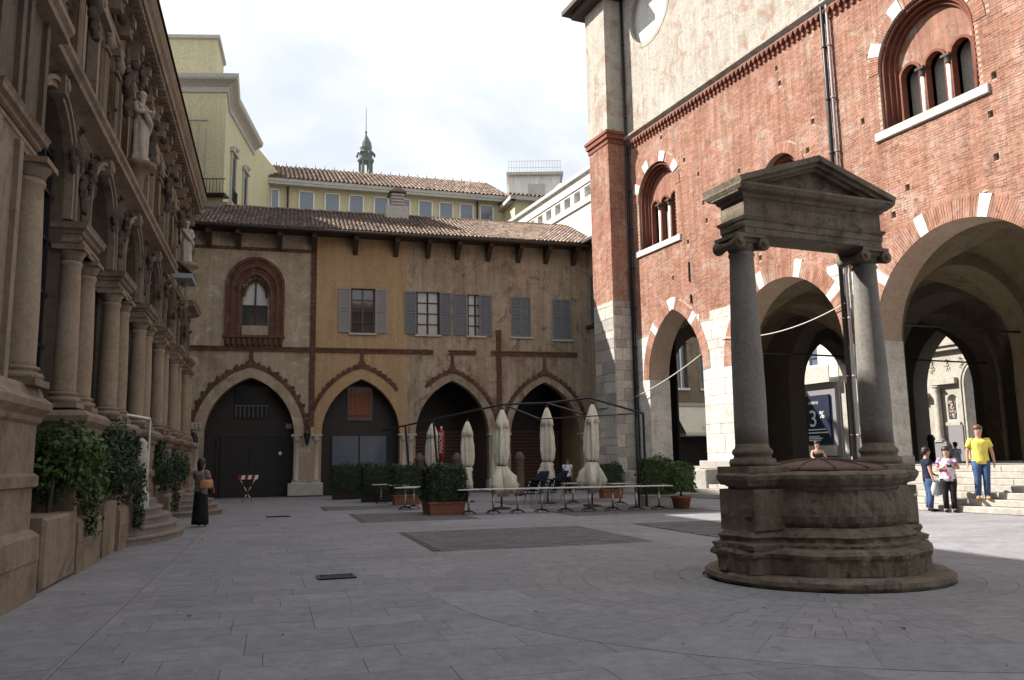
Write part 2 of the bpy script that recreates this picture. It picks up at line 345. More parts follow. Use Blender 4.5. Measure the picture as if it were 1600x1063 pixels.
HOLES = [(19.47, 10.03), (22.55, 9.97), (22.09, 8.95), (22.73, 12.37), (18.36, 15.04), (14.03, 15.99), (18.85, 9.3), (5.82, 16.87), (7.58, 15.12), (8.58, 14.11), (2.96, 16.33), (9.01, 11.84), (11.35, 13.32), (15.26, 12.8), (12.1, 11.76), (7.58, 11.25), (6.3, 9.86), (8.84, 12.7), (13.91, 16.66), (15.62, 13.79), (22.51, 11.28), (12.32, 9.39), (15.16, 10.61), (17.9, 12.88)]
ZL = 1.18; XR = 32.2
holes_px = [(x, z) for x, z in HOLES]
outer = [(2.0, ZL)]
for q in A: outer += arch(q['xc'], q['a'], q['zs'], q['za'], 14, ZL)
outer += [(XR, ZL), (XR, 17.6), (2.0, 17.6)]
hl = [list(reversed(arch(q['xc'], q['a'], q['zs'], q['za'], 12, q['zb']))) for q in Wn]
hl += [[(x-.08, z-.11), (x-.08, z+.11), (x+.08, z+.11), (x+.08, z-.11)] for x, z in holes_px]
mb = MB(); mb.plate(outer, hl, 0, 1.1)
mb.build('wall', MT['mortar'], brickp)
oc = [(5.15+1.85*cos(2*pi*i/32), 23.95+1.85*sin(2*pi*i/32)) for i in range(32)]
mb = MB(); mb.plate([(2.0, 17.602), (XR, 17.602), (XR, 26), (2.0, 26)], [oc], -.03, 1.1)
mb.build('upper_wall', MT['plaster_w'], brickp)
mb = MB(); mb.lathe([(1.84, 0), (0, .001)], (5.15, 23.95, 0), 32, T=None, smooth=False)
d = MB(); d.add([(x, .35, z) for x, z in oc], [tuple(range(32))]); d.build('round_window_infill', MT['whitewall'], brickp)
# round window moulding
rg = MB(); op = [(5.15+1.86*cos(2*pi*i/32), 23.95+1.86*sin(2*pi*i/32)) for i in range(33)]
for i in range(32):
    a0, a1 = 2*pi*i/32, 2*pi*(i+1)/32
    rg.prism([(5.15+r*cos(t), 23.95+r*sin(t)) for r, t in ((1.72, a0), (1.95, a0), (1.95, a1), (1.72, a1))], -.05, .1)
rg.build('round_window_frame', MT['plaster_w'], brickp)
def ringzone(x, z, g=0):
    for q in A:
        if inarch(x, z, q['xc'], q['a'], q['zs'], q['za'], ZL, .6+g): return True
    return False
def winzone(x, z, g=0):
    for q in Wn:
        if inarch(x, z, q['xc'], q['a'], q['zs'], q['za'], q['zb'], (.42 if z > q['zs'] else .0)+g): return True
    return False
def holezone(x, z):
    return False
def bricks(x0, x1, z0, z1, skip, bl=.27, bh=.088, gap=.013):
    out = []; k = 0; z = z0
    while z < z1-.03:
        x = x0-(k % 2)*bl/2
        while x < x1:
            a, b = max(x, x0), min(x+bl-gap, x1)
            if b-a > .04 and not skip((a+b)/2, z+bh/2): out.append((a, b, z, z+bh-gap))
            x += bl
        z += bh; k += 1
    return out
jb = lambda x: 7.75+.35*sin(x*1.3)*.5+(.2 if x > 16 else 0)
bl = bricks(2.68, XR, 7.2, 17.45, lambda x, z: z < jb(x) or ringzone(x, z, -.04) or winzone(x, z) or holezone(x, z))
def score(b):
    P = MR @ Vector(((b[0]+b[1])/2, 0, b[2])); X, Y, k = proj(P)
    return k if 0 < X < 1600 and 0 < Y < 1063 and not (1100 < X < 1390 and 240 < Y < 740) else 1e9
order = sorted(range(len(bl)), key=lambda i: score(bl[i])); near = set(order[:300])
mb = MB(); bm_v = []
for k in range(6):
    t = MB(); dd = .003+.002*k; t.bbox(0, .257, -dd, 0, 0, .075, .004); bm_v.append(t.mesh('brick', MT['brick_obj']))
for i, (a, b, z, z1) in enumerate(bl):
    hh_ = [(q_, r_) for q_, r_ in holes_px if abs(r_-(z+z1)/2) < .147 and a-.08 < q_ < b+.08]
    if hh_:
        q_ = hh_[0][0]
        for a2, b2 in ((a, q_-.085), (q_+.085, b)):
            if b2-a2 > .02: mb.box(a2, b2, -random.uniform(.003, .012), 0, z, z1, skip='k')
        continue
    if i in near: inst(random.choice(bm_v), 'brick', brickp, (a, 0, z), sc=((b-a)/.257, 1, 1))
    else: mb.box(a, b, -random.uniform(.002, .012), 0, z, z1, skip='k')
tag(mb.build('brickwork', MT['brick'], brickp), kind='stuff')
# arch rings
for q in A:
    p = resample(arch(q['xc'], q['a'], q['zs'], q['za'], 24), .08); o = offs(p, .62 if q['a'] > 2.5 else .5); n = len(p)-1; t = MB()
    keep = []
    for f in q['k']:
        c = f*n; keep.append((int(c-2.1), int(c+2.1)))
    for i in range(n):
        if any(a <= i < b for a, b in keep): continue
        vous(t, None, i, p, 0, -.035-random.uniform(0, .012), .004, .014, o)
    tag(t.build('arch_brick_ring', MT['brick'], brickp), kind='stuff')
    for a, b in keep:
        a = max(a, 0); t = MB(); oo = offs(p, .68 if q['a'] > 2.5 else .56); t.prism(p[a:b+1]+list(reversed(oo[a:b+1])), -.05, .005); t.build('marble_voussoir', MT['marble'], brickp)
# white stone pillars
pil = [(2.68, 4.0), (8.3, 10.33), (16.37, 17.8), (24.2, 25.6), (32.0, 32.6)]
for (xl, xr) in pil:
    z = ZL; k = 0
    while z < 5.28:
        h = random.choice((.42, .55, .68, .8)); h = min(h, 5.3-z)
        if 5.3-z-h < .25: h = 5.3-z
        f = random.choice((.3, .38, .5, .62, .7)); xm = xl+(xr-xl)*f
        for a, b in (((xl, xm), (xm, xr)) if k % 3 else ((xl, xr),)):
            t = MB(); g = random.uniform(0, .012); t.bbox(a-(.014 if a == xl else -.003), b+(.014 if b == xr else -.003), -.03-g, 1.12, z+.003, z+h-.003, .012)
            t.build('stone_block', MT['ashlar_lt'], brickp)
        z += h; k += 1
# spandrel stones
z = 5.3; k = 0
while z < 8.1:
    h = .42; x = 2.68-(.35 if k % 2 else 0)
    while x < XR:
        wd = random.uniform(.6, .95); a, b = max(x, 2.68), min(x+wd, XR)
        xm, zm = (a+b)/2, z+h/2
        def put(a, b, z0, z1, lv=0):
            if b-a < .07 or z1-z0 < .06: return
            cs = [inarch(px, pz, q['xc'], q['a'], q['zs'], q['za'], ZL, .04) for q in A for px in (a, b, (a+b)/2) for pz in (z0, z1)]
            if any(cs):
                if lv < 3:
                    m_ = (a+b)/2; n_ = (z0+z1)/2
                    for u in ((a, m_, z0, n_), (m_, b, z0, n_), (a, m_, n_, z1), (m_, b, n_, z1)): put(*u, lv+1)
                return
            t = MB(); t.bbox(a+.003, b-.003, -.022, .0, z0+.003, z1-.003, .01); t.build('stone_block', MT['ashlar_lt'], brickp)
        if b-a > .15 and zm < jb(xm): put(a, b, z, z+h)
        x += wd
    z += h; k += 1
# pier at the corner
PX0, PX1, PY = .7, 2.66, -1.1
mb = MB(); mb.box(PX0, PX1, PY, 0.6, 0, 26); mb.build('corner_pier_core', MT['mortar'], brickp)
def face_bricks(name, T, wd, z0, z1, mat):
    mb = MB()
    for a, b, z, zz in bricks(0, wd, z0, z1, lambda x, z: False): mb.box(a, b, -random.uniform(.003, .02), 0, z, zz, T=T, skip='k')
    tag(mb.build(name, mat, brickp), kind='stuff')
Tf = Matrix.Translation((PX0, PY, 0)); Ts = Matrix.Translation((PX1, PY, 0)) @ Matrix.Rotation(pi/2, 4, 'Z')
Tl = Matrix.Translation((PX0, 0.6, 0)) @ Matrix.Rotation(-pi/2, 4, 'Z')
face_bricks('pier_brickwork', Tf, PX1-PX0, 9.4, 17.6, MT['brick']); face_bricks('pier_brickwork', Ts, -PY, 9.4, 17.6, MT['brick'])
for T, wd in ((Tf, PX1-PX0), (Ts, -PY)):
    z = 0; k = 0
    while z < 9.35:
        h = random.choice((.4, .5, .62)); h = min(h, 9.38-z); cuts = [0, wd*(.4+.2*(k % 2)+random.uniform(-.05, .05)), wd]
        for a, b in zip(cuts, cuts[1:]):
            t = MB(); t.bbox(a+.006, b-.006, -.022-random.uniform(0, .012), 0, z+.006, z+h-.006, .012, T=T); t.build('stone_block', MT['ashlar'], brickp)
        z += h; k += 1
mb = MB()
for z0, z1, e in ((17.6, 17.85, .06), (17.85, 18.1, .14), (18.1, 18.25, .2)): mb.box(PX0-e, PX1+e, PY-e, .3, z0, z1)
mb.build('pier_capital', MT['brick_dk'], brickp)
mb = MB(); mb.box(PX0-.02, PX1+.02, PY-.02, .2, 18.25, 25.9); mb.build('pier_upper_shaft', MT['plaster_w'], brickp)
mb = MB(); mb.box(-.5, XR+1, -1.0, 19, 25.95, 26.2); mb.box(PX0-1.0, PX1+.9, PY-.95, 0, 25.9, 26.15); mb.box(PX0-.6, PX1+.6, PY-.55, 0, 25.55, 25.9); mb.build('eave', MT['wood'], brickp)
mb = MB(); mb.add([(-.8, -1.3, 26.2), (XR+1, -1.3, 26.2), (XR+1, 19.5, 26.2), (-.8, 19.5, 26.2), (-.8, 9, 30), (XR+1, 9, 30)], [(0, 1, 5, 4), (2, 3, 4, 5), (0, 4, 3), (1, 2, 5), (0, 3, 2, 1)]); mb.build('roof', MT['tile'], brickp)
# cornice with saw-tooth bricks
mb = MB(); mb.prof_x([(0, 17.62), (-.1, 17.62), (-.1, 17.72), (-.2, 17.8), (-.26, 17.86), (-.26, 17.95), (0, 18.12)], 2.7, XR); mb.build('cornice', MT['plaster_w'], brickp)
mb = MB(); x = 2.8
while x < XR:
    mb.prism([(x-.13, 17.62), (x, 17.36), (x+.13, 17.62)], -.17, .0); mb.box(x-.06, x+.06, -.09, 0, 17.22, 17.36); x += .27
tag(mb.build('saw_tooth_course', MT['brick_dk'], brickp), kind='stuff')
# triple windows
def band(mb, pts, t0, t1, y0, y1):
    o = offs(pts, -t0) if t0 else pts; i = offs(pts, -t1)
    for k in range(len(pts)-1): mb.prism([i[k], i[k+1], o[k+1], o[k]], y0, y1, caps=True)
for wi, q in enumerate(Wn):
    xc, a, zs, za, zb = q['xc'], q['a'], q['zs'], q['za'], q['zb']
    pth = [(xc-a, zb)]+[(xc-a, zb+(zs-zb)*.5)]+arch(xc, a, zs, za, 14)+[(xc+a, zb+(zs-zb)*.5), (xc+a, zb)]
    rp = resample(arch(xc, a, zs, za, 24), .08); ro = offs(rp, .4); t = MB()
    mfr = (.14, .36, .62, .84) if wi < 3 else ()
    n = len(rp)-1
    for i in range(n):
        if any(abs((i+.5)/n-f) < 2.6/n for f in mfr): continue
        vous(t, None, i, rp, 0, -.025-random.uniform(0, .01), .1, .012, ro)
    tag(t.build('window_brick_ring', MT['brick'], brickp), kind='stuff')
    for f in mfr:
        i0 = int(f*n-2.5); t = MB(); t.prism(rp[i0:i0+6]+list(reversed(offs(rp, .48)[i0:i0+6])), -.05, .08); t.build('marble_voussoir', MT['marble'], brickp)
    if wi == 3:
        t = MB(); band(t, pth, 0, .2, .25, .6); t.build('window_moulding', MT['brick_dk'], brickp)
        t = MB(); t.add([(x, .6, z) for x, z in arch(xc, a, zs, za, 12, zb)], [tuple(range(len(arch(xc, a, zs, za, 12, zb))))]); t.build('window_infill', MT['brick_dk'], brickp); continue
    for s, (t0, t1, y0) in enumerate(((0, .13, .1), (.11, .24, .24), (.22, .36, .38))):
        t = MB(); band(t, pth, t0, t1, y0, y0+.3); t.build('window_moulding', MT['brick_dk'], brickp)
        rr = MB(); pp = offs(pth, -(t0+.115)); rr.tube([(x, y0+.0, z) for x, z in pp], .035, 6); rr.build('roll_moulding', MT['brick_dk'], brickp)
    ai = a-.35; lw = ai/3*.86; zls = zs-.12-.5*(a-1.6)*0; hs = []
    for k in (-1, 0, 1):
        cx = xc+k*ai*2/3; sp = zs-.35; hs.append(list(reversed(arch(cx, lw, sp, sp+lw*1.02, 8, zb+.0))))
    # tympanum with three lancets cut from the foot
    ot = [(xc-ai, zb)]
    for k in (-1, 0, 1):
        cx = xc+k*ai*2/3; sp = zs-.35; ot += arch(cx, lw, sp, sp+lw*1.02, 8, zb)
    ot += [(xc+ai, zb)]+list(reversed(arch(xc, ai, zs, za-.35, 12)))
    t = MB(); t.plate(ot, [], .5, .18); t.build('tympanum', MT['brick'], brickp)
    for k in (-1, 0, 1):
        cx = xc+k*ai*2/3; sp = zs-.35; t = MB(); pts = [(cx-lw, zb)]+arch(cx, lw, sp, sp+lw*1.02, 8)+[(cx+lw, zb)]; band(t, pts, -.02, .07, .44, .7); t.build('lancet_moulding', MT['brick_dk'], brickp)
        t = MB(); al = arch(cx, lw, sp, sp+lw*1.02, 8, zb); t.add([(x, .95, z) for x, z in al], [tuple(range(len(al)))]); t.build('pane', MT['palegrey'], brickp)
    for k in (-1, 1):
        cx = xc+k*ai/3; c = MB(); sp = zs-.35
        c.lathe([(.11, zb), (.11, zb+.06), (.085, zb+.12), (.075, zb+.16), (.07, sp-.28)], (cx, .45, 0), 12)
        o = c.build('colonnette', MT['marble'], brickp)
        c = MB(); c.lathe([(.07, sp-.28), (.1, sp-.25), (.085, sp-.2), (.13, sp-.08), (.15, sp-.04)], (cx, .45, 0), 12); c.box(cx-.16, cx+.16, .3, .64, sp-.05, sp+.03); c.build('capital', MT['darkstone'], brickp)
        c = MB(); c.lathe([(.06, zb), (.055, sp)], (cx, .8, 0), 10); c.build('rear_colonnette', MT['darkstone'], brickp)
    t = MB(); t.bbox(xc-a-.3, xc+a+.3, -.1, .9, zb-.3, zb, .02); t.build('sill', MT['ashlar_lt'], brickp)
# drain pipes
def pipe(x, y, z0, z1, r, name='drain_pipe', m='black', zz=()):
    t = MB(); t.lathe([(r, z0), (r, z1)], (x, y, 0), 10); o = t.build(name, MT[m], brickp)
    z = z0+1
    while z < z1:
        b = MB(); b.lathe([(r+.015, z), (r+.015, z+.07)], (x, y, 0), 10); b.box(x-.02, x+.02, y, y+.15, z+.01, z+.05); z += 2.0; b.build('pipe_clip', MT[m], o)
pipe(2.84, -.14, 0, 25.6, .06); pipe(3.04, -.12, 0, 18, .04)
pipe(16.56, -.14, ZL, 25.6, .075); pipe(16.78, -.12, ZL, 25, .05, m='shutter')
# interior
mb = MB(); oi = [(.8, ZL)]
for q in A: oi += arch(q['xc'], q['a'], q['zs'], q['za'], 12, ZL)
oi += [(XR, ZL), (XR, 9), (.8, 9)]
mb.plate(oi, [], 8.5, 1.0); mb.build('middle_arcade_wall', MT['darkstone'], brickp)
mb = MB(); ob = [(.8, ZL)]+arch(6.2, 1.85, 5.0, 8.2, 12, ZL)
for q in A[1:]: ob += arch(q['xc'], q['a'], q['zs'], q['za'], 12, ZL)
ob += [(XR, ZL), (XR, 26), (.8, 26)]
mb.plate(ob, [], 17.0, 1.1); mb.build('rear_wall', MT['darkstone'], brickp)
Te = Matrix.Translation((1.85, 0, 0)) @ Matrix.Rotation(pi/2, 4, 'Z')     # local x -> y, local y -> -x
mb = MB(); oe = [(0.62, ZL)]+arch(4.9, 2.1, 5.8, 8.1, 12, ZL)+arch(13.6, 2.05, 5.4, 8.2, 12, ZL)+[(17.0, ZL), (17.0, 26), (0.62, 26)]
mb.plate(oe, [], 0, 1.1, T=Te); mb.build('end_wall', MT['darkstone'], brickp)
mb = MB()
for x in (9.3, 17.1, 24.9, 32.3):
    T = Matrix.Translation((x+.45, 0, 0)) @ Matrix.Rotation(pi/2, 4, 'Z')
    for yc in (4.8, 13.25):
        mb.plate([(yc-3.7, ZL)]+arch(yc, 3.35, 5.2, 8.3, 12, ZL)+[(yc+3.7, ZL), (yc+3.7, 9), (yc-3.7, 9)], [], 0, .9, T=T)
mb.build('transverse_arch', MT['vault'], brickp)
mb = MB(); xs = (1.85, 8.86, 9.74, 16.66, 17.54, 24.46, 25.34, 31.86)
for b in range(4):
    xa, xb = xs[2*b], xs[2*b+1]
    for ya, yb in ((1.08, 8.52), (9.48, 17.02)):
        G = 22; vs = []; fs = []
        for j in range(G+1):
            for i in range(G+1):
                x = xa+(xb-xa)*i/G; y = ya+(yb-ya)*j/G
                fx = sqrt(max(0, 1-(2*i/G-1)**2)); fy = sqrt(max(0, 1-(2*j/G-1)**2)); vs.append((x, y, 5.35+3.45*max(fx, fy)))
        for j in range(G):
            for i in range(G): k = j*(G+1)+i; fs.append((k, k+G+1, k+G+2, k+1))
        mb.add(vs, fs)
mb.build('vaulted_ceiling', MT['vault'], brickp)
mb = MB(); mb.box(.8, XR, .9, 18, 9.0, 9.3); mb.box(.8, XR, .9, 18, 25.5, 25.8); mb.box(XR-.4, XR, 0, 18, 9.3, 25.6); mb.build('floor_slab', MT['darkstone'], brickp)
for x in (9.3, 17.1, 24.9):
    for ya, yb in ((.6, 8.6), (9.4, 17.2)):
        t = MB(); t.tube([(x, ya, 6.05), (x, yb, 6.05)], .045, 6); t.build('tie_rod', MT['black'], brickp)
# terrace floor and stairs
mb = MB(); mb.box(.8, XR+4, .0, 18.1, .0, ZL-.002, skip='b'); mb.build('arcade_floor', MT['step'], brickp)
hs = ZL/7
for k in range(7):
    y0 = -2.3+.33*k; x = 3.1-(k % 3)*.5
    while x < XR+3:
        wd = random.uniform(1.5, 2.1); a = max(x, 3.1)
        if x+wd-a > .2:
            t = MB(); t.bbox(a+.004, x+wd-.004, y0-.02-random.uniform(0, .01), 0.02, hs*k, hs*(k+1)+random.uniform(-.003, .003), .015); t.build('step_slab', MT['step'], brickp)
        x += wd
for a, b in ((8.2, 10.45),):
    t = MB(); t.bbox(a, b, -1.75, -.03, 0, ZL-.1, .03); t.bbox(a+.05, b-.05, -.45, -.03, ZL-.1, ZL+.25, .03); t.build('pillar_plinth', MT['ashlar'], brickp)
t = MB(); t.bbox(2.2, 4.1, -1.35, -.03, 0, 1.0, .03); t.build('pillar_plinth', MT['ashlar'], brickp)
for x in (16.4, 24.2):
    t = MB(); t.bbox(x-.05, x+1.45, -.1, 1.16, ZL, ZL+.32, .02); t.build('pillar_plinth', MT['ashlar'], brickp)
# anchors (iron bars on the wall) and street sign
for x, z0, z1 in ((7.6, 9.4, 10.3), (7.65, 8.4, 8.8)):
    t = MB(); t.box(x-.03, x+.03, -.07, 0, z0, z1); t.build('wall_anchor', MT['black'], brickp)
# ================================================================== BAROQUE PALACE (left)
pal = thing('baroque_palace', 'dark baroque stone palace with paired columns, arches and heavy cornices along the left', 'building', ML)
CK = [10.32]+[14.42+3.4*k for k in range(0, 6)]   # pair centres; the first one stands forward
XE = 33.4; XS = -34.0
# plain continuation of the palace behind the viewer
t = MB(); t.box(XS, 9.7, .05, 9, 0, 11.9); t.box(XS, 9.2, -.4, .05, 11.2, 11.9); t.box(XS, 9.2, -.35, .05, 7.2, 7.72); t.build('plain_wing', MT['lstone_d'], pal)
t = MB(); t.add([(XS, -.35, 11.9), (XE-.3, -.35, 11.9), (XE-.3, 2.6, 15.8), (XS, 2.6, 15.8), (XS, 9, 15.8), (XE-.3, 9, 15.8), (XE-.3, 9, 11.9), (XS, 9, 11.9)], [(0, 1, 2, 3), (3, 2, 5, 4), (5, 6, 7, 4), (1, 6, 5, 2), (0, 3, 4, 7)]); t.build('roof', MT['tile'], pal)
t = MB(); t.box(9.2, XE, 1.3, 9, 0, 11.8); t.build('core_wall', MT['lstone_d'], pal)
t = MB(); t.box(XE, 42.5, 1.7, 3.1, 0, 14.2); t.box(XE, 49.5, 3.2, 12, 0, 22.5); t.build('hidden_shade_blocks', MT['lstone_d'], pal)  # hidden filler blocks, added to shade the far paving and the house roof
# ground floor wall with arched openings
op = [(9.2, 2.3)]
for a, b in zip(CK, CK[1:]): op += arch(((a+b)/2 if a > 11 else 12.62), 1.1 if a > 11 else 1.12, 5.72, 6.86, 10, 2.3)
op += [(XE, 2.3), (XE, 7.0), (9.2, 7.0)]
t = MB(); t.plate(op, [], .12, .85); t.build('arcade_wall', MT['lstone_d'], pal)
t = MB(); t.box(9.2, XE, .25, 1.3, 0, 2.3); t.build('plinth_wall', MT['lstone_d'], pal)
cap_prof = lambda y: [(y, 2.12), (y-.05, 2.16), (y-.05, 2.2), (y-.12, 2.26), (y-.12, 2.34), (y-.06, 2.4), (.4, 2.4), (.4, 2.12)]
def ring_box(mb, x0, x1, y0, y1, z0, z1, prof):
    """moulding wrapped round three sides of a block; prof = list of (e,z)"""
    vs = []; n = len(prof)
    for e, z in prof: vs += [(x0-e, y1, z), (x0-e, y0-e, z), (x1+e, y0-e, z), (x1+e, y1, z)]
    fs = []
    for k in range(n-1):
        for i in range(3): fs.append((4*k+i, 4*k+i+1, 4*k+4+i+1, 4*k+4+i))
    fs.append((4*(n-1)+0, 4*(n-1)+1, 4*(n-1)+2, 4*(n-1)+3)); fs.append((3, 2, 1, 0)); mb.add(vs, fs)
def column(x, y, z0, z1, r0=.178, r1=.15, mat='lcol', parent=None, capmat='lstone'):
    t = MB(); h = z1-z0; pr = [(r0*1.03, 0), (r0, .1)]+[(r0+(r1-r0)*(max(0, f-.3)/.7)**1.3, .1+(h-.2)*f) for f in (.15, .3, .45, .6, .75, .9, 1)]+[(r1*1.12, h-.07), (r1*1.12, h-.03), (r1, h)]
    t.lathe(pr, (x, y, z0), 24); o = t.build('column', MT[mat], parent)
    b = MB(); e = r0*1.42; b.box(x-e, x+e, y-e, y+e, z0-.2, z0-.12)
    b.lathe([(r0*1.38, -.12), (r0*1.44, -.08), (r0*1.36, -.045), (r0*1.15, -.035), (r0*1.12, -.015), (r0*1.24, 0), (r0*1.2, .03), (r0*1.03, .045)], (x, y, z0), 24); b.build('base', MT[capmat], o)
    c = MB(); c.lathe([(r1, 0), (r1*1.1, .02), (r1*1.1, .05), (r1*1.42, .13), (r1*1.42, .15)], (x, y, z1), 24); e = r1*1.5; c.box(x-e, x+e, y-e, y+e, z1+.15, z1+.22); c.build('capital', MT[capmat], o)
    return o
for k, c in enumerate(CK):
    f = -.02 if k == 0 else 0
    hw = .96 if k == 0 else .76
    t = MB(); t.box(c-hw, c+hw, -.3+f, .3, 0, 2.2); 
    ring_box(t, c-hw, c+hw, -.3+f, .3, 0, 0, [(.09, 0), (.09, .42), (.10, .44), (.09, .72), (.03, .78), (.0, .8)])
    ring_box(t, c-hw, c+hw, -.3+f, .3, 0, 0, [(0, 1.28), (.05, 1.3), (.05, 1.42), (0, 1.46)])
    ring_box(t, c-hw, c+hw, -.3+f, .3, 0, 0, [(0, 2.02), (.04, 2.06), (.05, 2.12), (.13, 2.2), (.14, 2.28), (.08, 2.34), (.05, 2.36)])
    if k == 0: ring_box(t, c-hw, c+hw, -.3+f, .3, 0, 0, [(.05, 2.36), (.03, 2.42), (.0, 2.48)])
    t.build('pedestal', MT['lstone'], pal)
    if k == 0:
        # forward cluster: flat pilaster strips + column
        column(c+.6, -.12+f, 2.66, 4.98, .215, .175, parent=pal)
        t = MB(); t.box(c-.95, c+.0, -.16+f, .2, 2.48, 5.22); t.box(c-.93, c-.78, -.22+f, .2, 2.5, 5.22); t.box(c-.15, c+.0, -.22+f, .2, 2.5, 5.22); t.build('pilaster', MT['lstone'], pal)
        t = MB(); t.box(c+.0, c+.85, .12, .9, 2.3, 5.22); t.build('pier', MT['lstone_d'], pal)
    else:
        for s in (-.53, .53): column(c+s, 0, 2.6, 4.66, parent=pal)
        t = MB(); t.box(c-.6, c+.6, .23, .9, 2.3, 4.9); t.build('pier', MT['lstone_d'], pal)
    z0 = 4.87 if k else 5.22
    t = MB(); hw = .67 if k else .88; t.box(c-hw+.05, c+hw-.05, -.12+f, .4, z0, z0+.37)
    ring_box(t, c-hw+.05, c+hw-.05, -.14+f, .3, 0, 0, [(0, z0), (.01, z0+.06), (.03, z0+.08), (.03, z0+.12), (.0, z0+.14)])
    ring_box(t, c-hw+.05, c+hw-.05, -.14+f, .3, 0, 0, [(0, z0+.2), (.03, z0+.22), (.04, z0+.26), (.09, z0+.29), (.10, z0+.34), (.12, z0+.38), (.0, z0+.4)])
    t.build('impost', MT['lstone'], pal)
    if k == 0:
        t = MB()
        for a, b in ((-.95, -.1), (.05, .9)):
            t.box(c+a, c+b, -.12+f, .3, 5.6, 7.1); t.box(c+a, c+a+.14, -.18+f, .3, 5.6, 7.1); t.box(c+b-.14, c+b, -.18+f, .3, 5.6, 7.1)
        t.build('panelled_pilaster', MT['lstone_d'], pal)
# archivolts, keystones, glazing, spandrel figures
def relief(mb, x, z, s, fl, rs):
    rr = random.Random(rs)
    def e(dx, dz, rx, ry, rz_, ang=0, y=0): mb.ell((x+fl*dx*s, y, z+dz*s), (rx*s, ry*s, rz_*s), seg=10, rg=7, R=Matrix.Rotation(fl*ang, 3, 'Y'))
    e(0, .1, .13, .13, .22, .3); e(.03, .42, .085, .1, .1, 0, -.1); e(.05, .3, .06, .08, .07, 0, -.03); e(-.14, .22, .055, .07, .17, .9); e(.17, .25, .05, .07, .16, -.8); e(.27, .38, .045, .05, .1, -.2)
    e(-.07, -.18, .11, .13, .2, -.25); e(.09, -.2, .1, .12, .2, .35); e(.0, -.45, .075, .09, .2, .1); e(.17, -.42, .06, .08, .17, -.4); e(-.2, -.05, .09, .08, .24, .5)
    e(-.27, .4, .1, .06, .2, .8); e(-.34, .55, .05, .05, .13, .3)
    for i in range(9): e(rr.uniform(-.35, .3), rr.uniform(-.75, -.3), rr.uniform(.04, .08), .07, rr.uniform(.06, .14), rr.uniform(-1, 1))
for k, (a, b) in enumerate(zip(CK, CK[1:])):
    c = (a+b)/2 if k else 12.62; aw = 1.1 if k else 1.12
    p = [(c-aw, 5.3)]+arch(c, aw, 5.72, 6.86, 14)+[(c+aw, 5.3)]; o = offs(p, .11); t = MB()
    for i in range(len(p)-1):
        t.prism([p[i], p[i+1], o[i+1], o[i]], .0, .13)
    o2 = offs(p, .09); o3 = offs(p, .15)
    for i in range(len(p)-1): t.prism([o2[i], o2[i+1], o3[i+1], o3[i]], -.04, .1)
    t.build('archivolt', MT['lstone'], pal)
    t = MB(); t.prism([(c-.09, 6.8), (c+.09, 6.8), (c+.15, 7.08), (c-.15, 7.08)], -.1, .12); t.ell((c, -.1, 6.93), (.055, .05, .09)); t.ell((c, -.08, 7.03), (.1, .05, .04)); t.build('keystone', MT['lstone'], pal)
    t = MB(); al = arch(c, aw+.02, 5.72, 6.88, 10, 2.3); yg = .8 if k else .34; t.add([(x, yg, z) for x, z in al], [tuple(range(len(al)))]); t.build('pane', MT['glass' if k else 'glass_s'], pal)
    t = MB()
    for x in (c-.9, c-.45, c, c+.45, c+.9): t.box(x-.03, x+.03, yg-.1, yg-.01, 2.3, 6.3)
    for z in (2.5, 3.3, 4.1, 4.9, 5.6, 6.2): t.box(c-aw, c+aw, yg-.09, yg-.015, z-.025, z+.025)
    t.build('window_bars', MT['black'], pal)
    for s in (1, -1):
        t = MB(); relief(t, c+s*(aw-.0), 6.5, .6, s, k*2+s); t.build('spandrel_figure', MT['carved'], pal)
for k, c in enumerate(CK[1:]):
    t = MB(); relief(t, c, 6.05, .55, 1, 50+k); t.ell((c, .08, 6.6), (.12, .07, .16)); t.build('carved_trophy', MT['carved'], pal)
# main string cornice
ent = lambda y: [(y+.6, 6.95), (y+.1, 6.95), (y+.1, 7.06), (y+.02, 7.1), (y-.08, 7.13), (y-.2, 7.16), (y-.21, 7.24), (y-.26, 7.29), (y-.27, 7.36), (y+.6, 7.4)]
t = MB(); t.prof_x(ent(0.04), 9.2, 25.75); t.prof_x(ent(-.1), 9.2, 11.7); t.prof_x(ent(.3), 25.7, XE); t.prof_x(ent(-.02), 31.0, XE-.1); t.build('string_cornice', MT['lstone'], pal)
